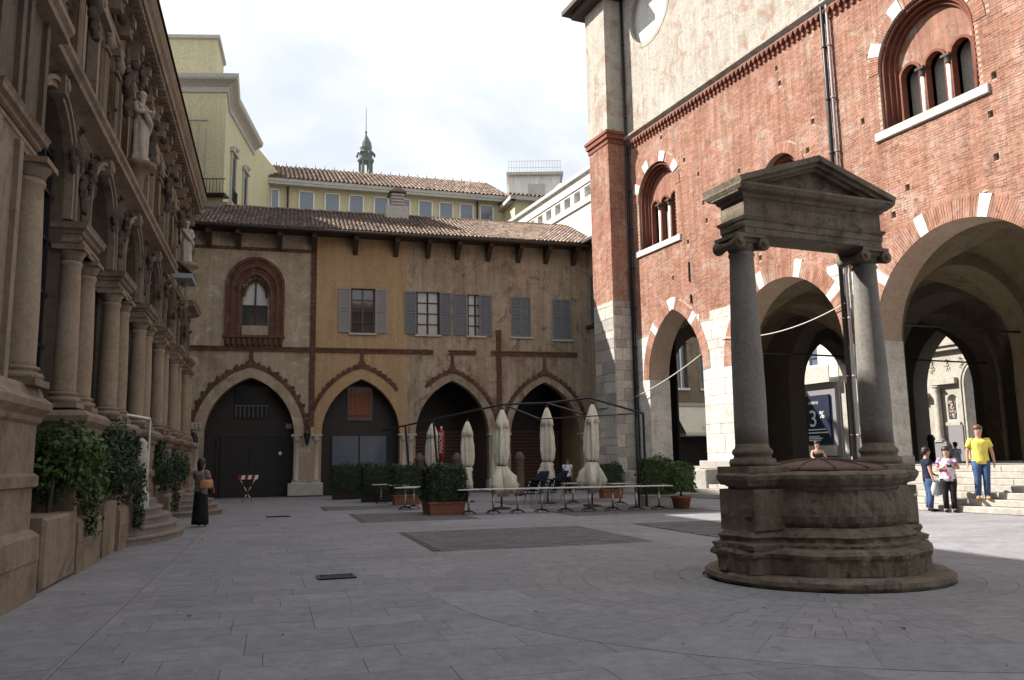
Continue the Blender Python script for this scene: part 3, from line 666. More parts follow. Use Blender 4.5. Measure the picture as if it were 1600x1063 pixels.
# upper storey
hl = []; 
for a, b in zip(CK, CK[1:]):
    c = (a+b)/2
    if a != CK[2]: hl.append([(c-.5, 8.35), (c-.5, 9.9), (c+.5, 9.9), (c+.5, 8.35)])
t = MB(); t.plate([(9.2, 7.4), (XE, 7.4), (XE, 10.6), (9.2, 10.6)], hl, .5, .6); t.build('upper_wall', MT['lstone_d'], pal)
for a, b in zip(CK, CK[1:]):
    c = (a+b)/2
    if a == CK[2]: continue
    t = MB(); t.box(c-.5, c+.5, .9, .95, 8.35, 9.9); o = t.build('window', MT['glass'], pal)
    t = MB(); t.box(c-.03, c+.03, .84, .9, 8.35, 9.9); t.box(c-.5, c+.5, .84, .9, 9.2, 9.25); t.build('glazing_bar', MT['wood'], o)
    t = MB()
    for s in (-1, 1): t.box(c+s*.58-.09, c+s*.58+.09, .36, .55, 8.2, 9.95); t.box(c+s*.76-.06, c+s*.76+.06, .4, .55, 8.3, 9.8); t.ell((c+s*.78, .42, 9.9), (.07, .08, .14)); t.ell((c+s*.8, .42, 8.3), (.05, .07, .1))
    t.box(c-.72, c+.72, .34, .55, 9.9, 10.05); t.box(c-.75, c+.75, .3, .55, 8.1, 8.2); t.box(c-.6, c+.6, .42, .55, 7.45, 8.0)
    seg = [(c-.85, 10.05)]+[(c-.85+1.7*i/8, 10.08+.26*sin(pi*i/8)) for i in range(9)]+[(c+.85, 10.05)]
    t.prism(seg, .2, .55); t.ell((c, .22, 10.22), (.1, .08, .14)); t.ell((c, .3, 8.0), (.2, .12, .12)); t.build('window_surround', MT['lstone'], pal)
    t = MB(); relief(t, c, 7.95, .35, 1, int(c*10)); t.build('apron_carving', MT['carved'], pal)
for k, c in enumerate(CK[1:], 1):
    for s in (-.55, .55):
        t = MB(); x = c+s; t.box(x-.2, x+.2, .36, .55, 7.9, 10.3)
        for i in range(5): t.box(x-.17+.075*i, x-.13+.075*i, .31, .37, 8.15, 9.7)
        t.box(x-.24, x+.24, .27, .55, 7.4, 8.0); t.box(x-.22, x+.22, .28, .55, 9.75, 9.83); t.box(x-.25, x+.25, .24, .55, 10.12, 10.3)
        t.ell((x, .3, 9.97), (.15, .13, .17)); t.ell((x, .33, 10.1), (.22, .12, .08)); t.build('fluted_pilaster', MT['lstone'], pal)
    if True:
        t = MB(); relief(t, c, 9.4, .95, (-1)**k, 90+k); t.build('carved_panel', MT['carved'], pal)
c = NX = (CK[2]+CK[3])/2-.15
t = MB(); a1 = arch(c, .38, 9.55, 9.95, 8, 8.3); t.add([(x, .86, z) for x, z in a1], [tuple(range(len(a1)))])
for s in (-1, 1): t.box(c+s*.46-.08, c+s*.46+.08, .3, .55, 8.1, 9.9)
t.prism([(c-.65, 9.95), (c+.65, 9.95), (c+.5, 10.12), (c-.5, 10.12)], .2, .55)
t.build('niche', MT['lstone'], pal)
relm = MB(); relief(relm, c, 10.35, .6, 1, 5); relm.build('niche_crest', MT['carved'], pal)
# top entablature
top = lambda y: [(y+1.2, 10.3), (y+.3, 10.3), (y+.3, 10.42), (y+.26, 10.44), (y+.26, 10.56), (y+.34, 10.6), (y+.34, 11.08), (y+.22, 11.12), (y+.2, 11.2), (y+.08, 11.22), (y+.06, 11.36), (y-.2, 11.4), (y-.22, 11.56), (y-.28, 11.64), (y-.34, 11.8), (y-.34, 11.86), (y+1.2, 11.92)]
t = MB(); t.prof_x(top(0.04), 9.2, XE); t.build('crowning_cornice', MT['lstone'], pal)
t = MB(); x = 9.4
while x < XE: t.box(x, x+.13, -.12, .3, 11.22, 11.38); x += .26
tag(t.build('dentil_course', MT['lstone'], pal), kind='stuff')
for k, c in enumerate(CK):
    for s in (-.55, .55, 1.7):
        t = MB(); x = c+s
        if x < XE: t.box(x-.12, x+.12, .1, .4, 10.66, 11.05); t.box(x-.09, x+.09, .02, .2, 10.88, 11.08); t.ell((x, .12, 10.8), (.07, .07, .07)); t.build('cornice_console', MT['lstone'], pal)
    if c+.4 < XE:
        t = MB(); relief(t, c, 10.85, .3, 1, 200+k); t.ell((c, .2, 10.85), (.3, .1, .16)); t.build('frieze_carving', MT['carved'], pal)
# statue brackets
for x, y, z in ((NX, .02, 8.2), (27.7, -.22, 7.9)):
    t = MB(); t.lathe([(.05, -.75), (.16, -.55), (.17, -.3), (.3, -.14), (.4, -.1), (.42, 0), (0, .001)], (x, y, z), 16); t.build('statue_bracket', MT['lstone'], pal)
t = MB(); t.box(27.0, 28.3, -.5, .1, 7.3, 7.45); t.add([(27.05, -.52, 7.45), (28.3, -.52, 7.45), (28.3, -.05, 7.85), (27.05, -.05, 7.85)], [(0, 1, 2, 3)]); t.build('lead_covering', MT['lead'], pal)
# low stone beside the first pedestal
t = MB(); t.bbox(11.75, 13.5, -.38, .25, 0, .9, .04); t.build('low_plinth', MT['lstone'], pal)
# semi-oval stairs
def oval_stairs(xc, yb, ru, rn, n, h, label):
    o = thing('oval_steps', label, 'steps', ML @ Matrix.Translation((xc, yb, 0)))
    for k in range(n):
        t = MB(); a = ru-.3*k; b = rn-.155*k; pr = [(1, h*k), (1, h*(k+1)-.05), (1.03, h*(k+1)-.045), (1.03, h*(k+1)-.008), (1.02, h*(k+1)), (0.001, h*(k+1))]
        t.lathe(pr, (0, 0, 0), 28, pi, 2*pi, smooth=False, sx=a, sy=b); t.build('step', MT['lstep'], o)
    return o
oval_stairs(20.3, .1, 2.7, 1.25, 6, .165, 'curved brown stone steps beside the planted block, nearest flight on the left')
oval_stairs(29.0, -.1, 2.0, 1.4, 4, .165, 'small curved stone steps farther off behind the woman in the long skirt')
# ================================================================== GOTHIC HOUSE (far end)
goth = thing('gothic_house', 'plastered medieval house with four pointed arches, shuttered windows and tiled roof closing the square', 'building', MP)
GA = [dict(xc=-2.82, a=2.13, zs=2.95, za=5.85), dict(xc=2.6, a=1.96, zs=3.0, za=5.82), dict(xc=7.32, a=1.95, zs=2.95, za=5.78), dict(xc=12.4, a=1.95, zs=2.9, za=5.75)]
GX0, GX1 = -6.0, 15.0
GW = [dict(x=2.62, w=.62, z0=8.2, z1=10.55, sh=1, m='shutter'), dict(x=6.03, w=.62, z0=8.2, z1=10.5, sh=1, m='shutter_d'), dict(x=8.62, w=.45, z0=8.2, z1=10.45, sh=2, m='shutter_d'), dict(x=11.13, w=.55, z0=8.2, z1=10.4, sh=3, m='shutter_d'), dict(x=13.45, w=.5, z0=8.1, z1=10.35, sh=3, m='shutter_d')]
segs = [(GX0, .18, 'fresco'), (.18, 4.9, 'ochre'), (4.9, GX1, 'fresco2')]
for a, b, m in segs:
    po = [(a, 0)]
    for q in GA:
        if a < q['xc'] < b: po += arch(q['xc'], q['a'], q['zs'], q['za'], 14, 0)
    po += [(b, 0), (b, 13.6), (a, 13.6)]
    hl = [[(q['x']-q['w'], q['z0']), (q['x']-q['w'], q['z1']), (q['x']+q['w'], q['z1']), (q['x']+q['w'], q['z0'])] for q in GW if a < q['x'] < b]
    if m == 'fresco': hl.append(list(reversed(arch(-2.72, .62, 9.95, 10.9, 8, 8.45))))
    t = MB(); t.plate(po, hl, 0, .55); t.build('front_wall', MT[m], goth)
# arch rims and capitals, terracotta ogee bands
for k, q in enumerate(GA):
    p = arch(q['xc'], q['a'], q['zs'], q['za'], 16)
    w0 = (.5, .55, .4, .35)[k]
    o = offs(p, w0); t = MB()
    for i in range(len(p)-1): t.prism([p[i], p[i+1], o[i+1], o[i]], -.035, .1)
    t.build('arch_rim', MT[('fresco', 'ochre', 'fresco2', 'fresco2')[k]], goth)
    rp = resample(offs(p, w0+.02), .16); t = MB()
    ro = offs(rp, .17); n = len(rp)-1
    for i in range(n):
        f = i/n
        if k == 1 and f > .72: continue
        if k == 2 and f < .3: continue
        e = .0 if i % 2 else .07
        t.prism([rp[i], rp[i+1], (ro[i+1][0], ro[i+1][1]+e), (ro[i][0], ro[i][1]+e)], -.07-random.uniform(0, .03), .05)
    zt = q['za']+w0+.05; t.prism([(q['xc']-.32, zt), (q['xc']+.32, zt), (q['xc']+.1, zt+.35), (q['xc']+.07, 7.25), (q['xc']-.07, 7.25), (q['xc']-.1, zt+.35)], -.08, .03)
    t.build('terracotta_arch_band', MT['terra'], goth)
    if k == 0:
        for i in range(1, n, 3):
            if .06 < i/n < .94: tt = MB(); x, z = ro[i]; d = Vector((x-q['xc'], z-2.6)).normalized(); tt.ell((x+d.x*.07, -.05, z+d.y*.07), (.09, .06, .1), seg=7, rg=4); tt.build('leaf_crocket', MT['terra'], goth)
for x in (-5.25, -.55, .4, 4.76, 5.14, 9.5, 10.2, 14.6):
    t = MB(); c = x
    t.box(c-.22, c+.22, -.06, .5, .6, .72); t.lathe([(.2, .72), (.2, .78), (.16, .82), (.15, 2.55), (.18, 2.6)], (c, .12, 0), 12); t.lathe([(.17, 2.6), (.2, 2.75), (.26, 2.92)], (c, .12, 0), 10); t.box(c-.27, c+.27, -.14, .5, 2.92, 3.02)
    t.build('half_column', MT['palegrey'], goth)
for a, b in ((-.95, .75), (4.5, 5.45), (9.2, 10.5), (-5.9, -4.9), (14.3, 15)):
    t = MB(); t.bbox(a, b, -.12, .5, 0, .62, .03); t.build('plinth', MT['palegrey'], goth)
t = MB(); 
for a, b in ((GX0, 6.3), (7.1, 8.6), (9.4, 14.3)):
    x = a
    while x < b:
        t.box(x, min(x+.24, b)-.012, -.06-random.uniform(0, .02), .02, 7.16, 7.24); t.box(x+.1, min(x+.34, b)-.012, -.05, .02, 7.25, 7.32); t.box(x, min(x+.24, b)-.012, -.07, .02, 7.33, 7.4); x += .24
for xa, za, zb in ((.12, 3.4, 13.0), (9.85, 3.4, 8.5)):
    z = za
    while z < zb: t.box(xa-.13-random.uniform(0, .02), xa+.13+random.uniform(0, .02), -.055, .02, z, z+.1); z += .12
x = GX0
while x < .1: t.box(x, x+.26, -.05, .02, 12.3, 12.38); t.box(x+.1, x+.36, -.04, .02, 12.4, 12.47); x += .28
tag(t.build('terracotta_string_course', MT['terra'], goth), kind='stuff')
# big gothic window
t = MB(); ps = [(-2.72-1.42, 7.95)]+arch(-2.72, 1.42, 10.45, 11.95, 14)+[(-2.72+1.42, 7.95)]
pi_ = [(-2.72-.6, 7.95)]+arch(-2.72, .6, 10.0, 10.9, 14)+[(-2.72+.6, 7.95)]
n = len(ps)
def lerp2(a, b, f): return (a[0]+(b[0]-a[0])*f, a[1]+(b[1]-a[1])*f)
for j, (f0, f1, y0) in enumerate(((0, .14, -.16), (.14, .34, -.09), (.34, .5, -.14), (.5, .72, -.05), (.72, .86, -.1), (.86, 1, .0))):
    t = MB()
    for i in range(n-1): t.prism([lerp2(ps[i], pi_[i], f1), lerp2(ps[i+1], pi_[i+1], f1), lerp2(ps[i+1], pi_[i+1], f0), lerp2(ps[i], pi_[i], f0)], y0, .2)
    if j in (1, 3):
        for i in range(0, 60):
            f = i/59*(n-1); a = int(min(f, n-2)); g = f-a; q0 = lerp2(lerp2(ps[a], pi_[a], (f0+f1)/2), lerp2(ps[a+1], pi_[a+1], (f0+f1)/2), g); t.ell((q0[0], y0, q0[1]), (.05, .04, .055), seg=6, rg=3)
    t.build('terracotta_window_moulding', MT['terra'], goth)
t = MB()
for i in range(14):
    f = (i+.5)/14*(n-3)+1; a = int(f); q0 = lerp2(pi_[a], pi_[a+1], f-a)
    if q0[1] > 9.95: t.ell((q0[0]+(-2.72-q0[0])*.1, .1, q0[1]-.05), (.08, .05, .08), seg=6, rg=4)
t.build('cusping', MT['terra'], goth)
t = MB(); t.box(-4.2, -1.25, -.2, .1, 7.82, 7.95); t.box(-4.1, -1.35, -.1, .1, 7.42, 7.82); t.build('terracotta_sill', MT['terra'], goth)
for i in range(11):
    t = MB(); x = -4.0+.255*i; t.lathe([(.05, 7.44), (.085, 7.52), (.05, 7.62), (.085, 7.72), (.05, 7.8)], (x, -.12, 0), 8); t.build('sill_baluster', MT['terra'], goth)
t = MB(); t.box(-3.36, -2.08, .3, .33, 8.4, 10.95); o = t.build('window', MT['curtain'], goth)
t = MB(); t.box(-3.33, -2.11, .25, .29, 8.4, 9.45); t.build('lower_pane', MT['glass'], o)
t = MB(); t.box(-2.76, -2.68, .2, .3, 8.4, 10.9); t.box(-3.34, -2.1, .2, .3, 9.45, 9.52); t.build('glazing_bar', MT['wood'], o)
# shuttered windows
def shutter(px, w, z0, z1, mat, parent, slats=26):
    t = MB(); f = .06
    t.box(px, px+f, 0, .05, z0, z1); t.box(px+w-f, px+w, 0, .05, z0, z1)
    for z in (z0, (z0+z1)/2-.04, z1-.08): t.box(px+f, px+w-f, 0, .05, z, z+.08)
    o = t.build('shutter', mat, parent); s = MB()
    for i in range(slats):
        z = z0+.1+(z1-z0-.2)*i/slats
        if abs(z-(z0+z1)/2) < .07: continue
        s.add([(px+f, .012, z), (px+w-f, .012, z), (px+w-f, .04, z+.065), (px+f, .04, z+.065)], [(0, 1, 2, 3)])
    tag(s.build('louvres', mat, o), kind='stuff'); return o
for q in GW:
    x, wd, z0, z1 = q['x'], q['w'], q['z0'], q['z1']
    t = MB(); t.box(x-wd, x+wd, .22, .25, z0, z1); o = t.build('window', MT['glass'] if q['sh'] == 1 and q['x'] < 4 else MT['curtain'], goth)
    t = MB(); t.box(x-.04, x+.04, .14, .22, z0, z1)
    for s in (-1, 1): t.box(x+s*(wd-.05)-.04, x+s*(wd-.05)+.04, .14, .22, z0, z1)
    for i in range(1, 4): z = z0+(z1-z0)*i/4; t.box(x-wd, x+wd, .15, .21, z-.02, z+.02)
    t.build('window_frame', MT['woodred'] if x < 4 else MT['wood'], o)
    t = MB(); t.bbox(x-wd-.1, x+wd+.1, -.1, .3, z0-.1, z0, .01); t.build('sill', MT['palegrey'], goth)
    sm = MT[q['m']]
    if q['sh'] == 1: l = [(x-wd-.6, -.09), (x+wd+.02, -.09)]; ww = .58
    elif q['sh'] == 2: l = [(x-wd-.75, -.09), (x+wd-.28, -.09)]; ww = .68
    else: l = [(x-wd-.01, -.03), (x+.01, -.03)]; ww = wd
    for px, y in l:
        so_ = shutter(px, ww, z0+.02, z1-.02, sm, goth); so_.location.y = y
# street number tile, small plates
def text(s, size, parent, mat, M, ext=.004, align='CENTER', name='lettering'):
    cu = bpy.data.curves.new(name, 'FONT'); cu.body = s; cu.size = size; cu.extrude = ext; cu.align_x = align; cu.materials.append(mat)
    tmp = bpy.data.objects.new('tmp', cu); me = bpy.data.meshes.new_from_object(tmp); bpy.data.objects.remove(tmp)
    o = bpy.data.objects.new(name, me); COL.objects.link(o); o.parent = parent; o.matrix_local = M; return o
FX = Matrix.Rotation(pi/2, 4, 'X')
t = MB(); t.box(-5.5, -5.02, -.1, -.04, 3.3, 3.62); o = t.build('number_plate', MT['palegrey'], goth)
text('12', .3, o, MT['black'], Matrix.Translation((-5.26, -.106, 3.35)) @ FX)
# inner walls behind the arches
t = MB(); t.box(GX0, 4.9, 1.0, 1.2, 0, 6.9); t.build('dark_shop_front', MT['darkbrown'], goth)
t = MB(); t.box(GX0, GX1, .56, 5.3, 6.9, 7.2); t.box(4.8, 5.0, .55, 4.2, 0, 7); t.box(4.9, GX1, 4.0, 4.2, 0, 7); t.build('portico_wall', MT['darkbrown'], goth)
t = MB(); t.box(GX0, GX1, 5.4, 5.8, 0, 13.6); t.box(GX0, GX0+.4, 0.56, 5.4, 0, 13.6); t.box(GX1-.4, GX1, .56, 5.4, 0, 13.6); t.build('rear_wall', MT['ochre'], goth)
t = MB(); t.box(-4.2, -1.2, .9, 1.0, .0, 2.95); o = t.build('door', MT['dark'], goth)
t = MB(); t.box(-4.3, -1.1, .88, 1.02, 2.95, 3.1); t.box(-2.75, -2.65, .86, .98, 0, 2.95); t.box(-1.1, -1.0, .88, 1.02, 0, 3.1); t.box(-4.4, -4.3, .88, 1.02, 0, 3.1); t.build('door_frame', MT['darkbrown'], o)
t = MB(); t.ell((-1.35, .82, 2.1), (.1, .07, .1)); t.build('round_wall_lamp', MT['white'], goth)
t = MB(); t.box(-1.1, -.8, .93, .99, 3.35, 3.6); t.build('notice_plate', MT['palegrey'], goth)
t = MB(); t.box(-3.6, -2.0, .93, 1.01, 3.9, 5.5); o = t.build('window', MT['glass'], goth)
t = MB()
for i in range(8): t.box(-3.55+.21*i, -3.52+.21*i, .86, .9, 3.9, 4.5)
t.box(-3.6, -1.95, .85, .91, 4.48, 4.52); t.build('grille', MT['shutter_d'], o)
t = MB(); t.box(1.95, 3.25, .93, 1.01, 3.75, 5.5); o = t.build('window', MT['glass_s'], goth)
t = MB(); t.box(2.0, 3.2, .96, .99, 3.8, 5.45); 
for i in range(9): t.box(2.0+.15*i, 2.025+.15*i, .86, .89, 3.75, 5.5)
t.box(1.95, 3.25, .85, .9, 4.0, 4.05); t.build('grille', MT['rust'], o)
t = MB(); t.box(2.05, 3.15, .9, .92, 3.9, 5.2); t.build('curtain', plain('orange_blind', (.28, .10, .05), .8), o)
t = MB(); t.box(1.2, 4.0, .93, 1.01, 1.2, 2.95); o = t.build('shop_window', MT['glass_s'], goth)
t = MB(); t.box(2.55, 2.62, .88, .95, 1.2, 2.95); t.box(1.15, 1.22, .88, .95, 1.2, 2.95); t.box(3.98, 4.05, .88, .95, 1.2, 2.95); t.build('glazing_bar', MT['black'], o)
for x0 in (5.3, 10.4):
    t = MB()
    for i in range(16): t.box(x0, x0+4.0, 3.9, 3.96, .3+.19*i, .43+.19*i)
    tag(t.build('wooden_shutter_slats', MT['woodred'], goth), kind='stuff')
# lantern between the arches
t = MB(); t.lathe([(.02, 2.45), (.1, 2.6), (.16, 3.0), (.17, 3.05), (.05, 3.25), (.03, 3.45)], (-.07, -.45, 0), 6, smooth=False); t.tube([(-.07, -.45, 3.4), (-.07, -.3, 3.7), (-.07, 0, 3.75)], .025, 6); t.build('wall_lantern', MT['black'], goth)
# beams, gutter, roof
RZ0, RZ1 = 13.3, 15.75
for i, x in enumerate((-5.0, -3.6, -1.6, .1, 2.2, 4.3, 6.0, 7.6, 9.3, 11.0, 12.6, 14.2)):
    t = MB(); t.box(x-.12, x+.12, -1.0, .2, 12.9, 13.2); t.add([(x-.12, -.75, 12.9), (x+.12, -.75, 12.9), (x+.12, .0, 12.3), (x-.12, .0, 12.3), (x-.12, 0, 12.9), (x+.12, 0, 12.9)], [(0, 1, 2, 3), (0, 3, 4), (1, 5, 2), (2, 3, 4, 5)]); t.build('eave_bracket', MT['wood'], goth)
t = MB(); t.box(GX0-.2, GX1+.2, -1.1, .3, 13.2, 13.28); t.tube([(GX0-.3, -1.2, 13.22), (GX1+.2, -1.2, 13.18)], .09, 8); t.build('gutter', MT['wood'], goth)
def tiles(parent, x0, x1, y0, z0, y1, z1, pitch=.215, tl=.42, mat='tile', x0t=None, x1t=None, T=None, thin=0.006):
    """barrel tiles on a slope from (y0,z0) to (y1,z1)"""
    Ls = math.hypot(y1-y0, z1-z0); uy, uz = (y1-y0)/Ls, (z1-z0)/Ls; ny, nz_ = -uz, uy; mb = MB(); rows = int(Ls/tl)
    n = int((x1-x0)/pitch)
    for j in range(rows+1):
        f = j*tl/Ls
        xa = x0 if x0t is None else x0+(x0t-x0)*f; xb = x1 if x1t is None else x1+(x1t-x1)*f
        for i in range(n+1):
            x = x0+i*pitch
            if x < xa or x > xb: continue
            jx = random.uniform(-.012, .012); jl = random.uniform(-.03, .03); r = pitch*.36; vs = []
            for s, lift, rr in ((j*tl-.05+jl, .045, r*1.12), (j*tl+tl+jl, .01, r*.9)):
                for q in range(5):
                    a = pi*q/4; ox = x+jx-rr*cos(a); h = lift+rr*.85*sin(a)
                    vs.append((ox, y0+uy*s+ny*h, z0+uz*s+nz_*h))
            mb.add(vs, [(q, q+1, q+6, q+5) for q in range(4)]+[(0, 1, 2, 3, 4)], True, T)
    o = mb.build('roof_tiles', MT[mat], parent); tag(o, kind='stuff'); return o
t = MB(); t.add([(GX0-.2, -1.15, RZ0), (GX1+.3, -1.15, RZ0), (GX1+.3, 4.0, RZ1), (GX0+1.2, 4.0, RZ1), (GX1+.3, 6.1, RZ1-1.4), (GX0+.9, 6.1, RZ1-1.4)], [(0, 1, 2, 3), (2, 4, 5, 3), (0, 3, 5), (1, 4, 2), (0, 5, 4, 1)]); t.build('roof', MT['wood'], goth)
tiles(goth, GX0-.2, GX1+.3, -1.15, RZ0, 4.0, RZ1, x0t=GX0+1.2)
t = MB(); x = GX0+1.2
while x < GX1: t.lathe([(.12, 0), (.1, .42)], (0, 0, 0), 6, 0, pi, T=Matrix.Translation((x, 4.0, RZ1+.02)) @ Matrix.Rotation(pi/2, 4, 'Y') @ Matrix.Rotation(pi/2, 4, 'Z')); x += .4
tag(t.build('ridge_tiles', MT['tile'], goth), kind='stuff')
# chimney
t = MB(); t.box(4.1, 5.4, 3.0, 4.6, 15.0, 16.1); t.box(4.5, 5.1, 3.2, 4.2, 16.1, 16.9)
for i in range(4): t.box(4.42, 5.18, 3.1, 4.3, 16.2+.18*i, 16.28+.18*i)
o = t.build('chimney', MT['palegrey'], goth)
t = MB(); t.prism([(4.3, 16.95), (5.3, 16.95), (4.8, 17.25)], 3.0, 4.4); t.build('chimney_cap', MT['tile'], o)
# link wing between the house and the brick palace
link = thing('link_wing', 'narrow plastered wing with one shuttered window joining the house to the brick pier', 'building', MP)
TL = Matrix.Translation((GX1, 0, 0)) @ Matrix.Rotation(radians(-82), 4, 'Z')
t = MB(); t.plate([(0, 0)]+arch(2.4, 1.5, 4.6, 6.6, 10, 0)+[(4.6, 0), (4.6, 13.3), (0, 13.3)], [[(1.0, 9.0), (1.0, 11.6), (2.2, 11.6), (2.2, 9.0)]], 0, .5, T=TL); t.build('wall', MT['fresco2'], link)
t = MB(); t.plate([(2.3, 9.0), (4.6, 9.0), (4.6, 13.0), (2.3, 13.0)], [], -.02, .01, T=TL); t.build('ochre_panel', MT['ochre'], link)
t = MB(); t.box(1.0, 2.2, .2, .24, 9.0, 11.6, T=TL); t.build('window', MT['glass_s'], link)
for px in (.45, 1.6):
    s = shutter(px, .58, 9.0, 11.6, MT['shutter_d'], link); s.matrix_local = TL @ Matrix.Translation((0, -.07, 0))
t = MB(); t.box(-.2, 4.6, -.15, .02, 8.75, 8.9, T=TL); t.build('string_course', MT['wood'], link)
t = MB(); t.box(-.5, 4.8, -.8, .6, 13.3, 13.45, T=TL); t.build('eave', MT['wood'], link)
t = MB(); t.box(.4, 4.6, 2.5, 2.6, 0, 9, T=TL); t.build('inner_wall', MT['dark'], link)
# ================================================================== PAVING
g = MB(); g.add([(-500, -500, -.03), (500, -500, -.03), (500, 500, -.03), (-500, 500, -.03)], [(0, 1, 2, 3)]); tag(g.build('ground', MT['ground']), kind='structure')
MPV = mat4(nL, dL, Vector((0, 0, 0)))       # x = n, y = u
pav = thing('paving', None, None, MPV); pav['kind'] = 'structure'
cw = Vector((3.95, 11.0, 0)); CN, CU = cw.dot(nL), cw.dot(dL)
PAN = [(2.65, 6.85, 14.4, 18.8), (2.2, 5.4, 22.2, 26.3), (1.6, 4.6, 28.6, 31.4), (8.2, 12.6, 14.6, 18.8), (8.0, 12.6, 22.0, 26.3), (8.0, 12.4, 28.6, 32.0)]
def inpan(x, y): return any(a < x < b and c < y < d for a, b, c, d in PAN)
slabs = []; y = 1.0; k = 0
CUT = PAN+[(-1.585, -1.545, .5, 34)]
def subtract(rs, c):
    out = []
    for a, b, u, v in rs:
        ca, cb, cu, cv = max(a, c[0]), min(b, c[1]), max(u, c[2]), min(v, c[3])
        if ca >= cb or cu >= cv: out.append((a, b, u, v)); continue
        out += [q for q in ((a, ca, u, v), (cb, b, u, v), (ca, cb, u, cu), (ca, cb, cv, v)) if q[1]-q[0] > .03 and q[3]-q[2] > .03]
    return out
while y < 41:
    hh = .45; x = -3.2-(k % 3)*.3
    while x < 20.2:
        wd = random.choice((.75, .9, 1.05)) if y < 24 else 1.2
        rs = [(x, x+wd, y, y+hh)]
        for c in CUT: rs = subtract(rs, c)
        for q in rs:
            if math.hypot((q[0]+q[1])/2-CN, (q[2]+q[3])/2-CU) > 4.4: slabs.append(q)
        x += wd
    y += hh; k += 1
# cut-outs of the dark panels get straight kerb-like borders
G = .0045
near = []; far = MB()
def sscore(s):
    P = MPV @ Vector(((s[0]+s[1])/2, (s[2]+s[3])/2, 0)); X, Y, kk = proj(P); return kk if -60 < X < 1660 and Y < 1110 else 1e9
order = sorted(range(len(slabs)), key=lambda i: sscore(slabs[i])); ns = set(order[:300])
um = []
for i in range(5):
    t = MB(); t.box(0, 1, 0, 1, 0, 1, skip='b'); um.append(t.mesh('paving_slab', MT['paving_obj']))
for i, (a, b, c, d) in enumerate(slabs):
    z = random.uniform(-.0025, -.001)
    if i in ns: inst(um[i % 5], 'paving_slab', pav, (a+G/2, c+G/2, -.03), sc=(b-a-G, d-c-G, .03+z))
    else: far.box(a+G/2, b-G/2, c+G/2, d-G/2, -.03, z, skip='b')
tag(far.build('paving_slabs', MT['paving'], pav), kind='stuff')
dk = MB()
for a, b, c, d in PAN:
    nx = int((b-a)/.3); ny = int((d-c)/.16)
    for j in range(ny):
        for i in range(nx):
            x0 = a+(b-a)*i/nx+(.15 if j % 2 else 0); x1 = min(x0+(b-a)/nx, b); y0 = c+(d-c)*j/ny; dk.box(x0+.004, x1-.004, y0+.003, y0+(d-c)/ny-.003, -.03, random.uniform(-.003, .001), skip='b')
tag(dk.build('dark_setts', MT['paving_dk'], pav), kind='stuff')
rg = MB(); pk = MB()
for r0, r1, n, mb_, zz in ((4.02, 4.98, 34, rg, .001),)+tuple((1.52+.3135*i, 1.8335+.3135*i, int(10+11*(i+1)), pk, .0015) for i in range(8)):
    for i in range(n):
        a0 = 2*pi*i/n+.3*r0; a1 = a0+2*pi/n; ga = .0018/r0; sub = 3 if mb_ is rg else 2; vs = []
        z = zz+random.uniform(-.001, .0005)
        for q in range(sub+1):
            a = a0+ga+(a1-a0-2*ga)*q/sub
            for r in (r0+.0018, r1-.0018): vs += [(CN+r*cos(a), CU+r*sin(a), z), (CN+r*cos(a), CU+r*sin(a), -.03)]
        fs = [(4*q, 4*q+2, 4*q+6, 4*q+4) for q in range(sub)]+[(4*q+2, 4*q+3, 4*q+7, 4*q+6) for q in range(sub)]+[(4*q+1, 4*q, 4*q+4, 4*q+5) for q in range(sub)]
        mb_.add(vs, fs)
tag(rg.build('ring_band', MT['paving'], pav), kind='stuff'); tag(pk.build('warm_setts', MT['paving_pk'], pav), kind='stuff')
t = MB(); t.box(-1.58, -1.55, .5, 34, -.03, .003, skip='b'); t.build('border_strip', MT['paving_pk'], pav)
# ================================================================== WELL
nW, dW = fr(67); MW = mat4(dW, -nW, cw+dW*.04)
well = thing('stone_well', 'weathered stone well with two columns carrying an inscribed pediment, standing on round steps', 'well', MW)
def unionring(z0, z1, rc, sq, e=0, name='tier', m='well', wob=.012):
    """outline of a drum of radius rc joined with two square pads of half size sq at x=+-1.06"""
    pts = []; n = 120
    for i in range(n):
        a = 2*pi*i/n; dx, dy = cos(a), sin(a); best = rc(a) if callable(rc) else rc
        for s in (-1.06, 1.06):
            # ray / box distance (far side)
            lo, hi = -1e9, 1e9
            for o_, d_, c_ in ((0, dx, s), (0, dy, 0)):
                if abs(d_) < 1e-6:
                    if abs(c_) > sq: lo = 1e9
                else:
                    t0, t1 = (c_-sq)/d_, (c_+sq)/d_; lo = max(lo, min(t0, t1)); hi = min(hi, max(t0, t1))
            if hi > max(lo, 0): best = max(best, hi)
        pts.append((best, a))
    return pts
def tier(prof, rc, sq, name, mat='well', wob=.014, seed=1):
    """prof: list of (offset, z)"""
    rr = random.Random(seed); vs = []; fs = []; n = 120; rows = []
    ph = [rr.uniform(0, 6.28) for _ in range(6)]
    for e, z in prof:
        P = unionring(0, 0, rc+e, sq+e)
        for r, a in P:
            w_ = wob*(sin(7*a+ph[0])+sin(13*a+ph[1]+z*9)+.7*sin(31*a+ph[2]+z*20)+rr.uniform(-.8, .8)); vs.append(((r+w_)*cos(a), (r+w_)*sin(a), z+wob*.35*sin(9*a+ph[3])))
    m = len(prof)
    for k in range(m-1):
        for i in range(n): j = (i+1) % n; fs.append((k*n+i, k*n+j, (k+1)*n+j, (k+1)*n+i))
    fs.append(tuple((m-1)*n+i for i in range(n)))
    t = MB(); t.add(vs, fs, False); return t.build(name, MT[mat], well)
t = MB(); rr = random.Random(4); ph = [rr.uniform(0, 6) for _ in range(4)]
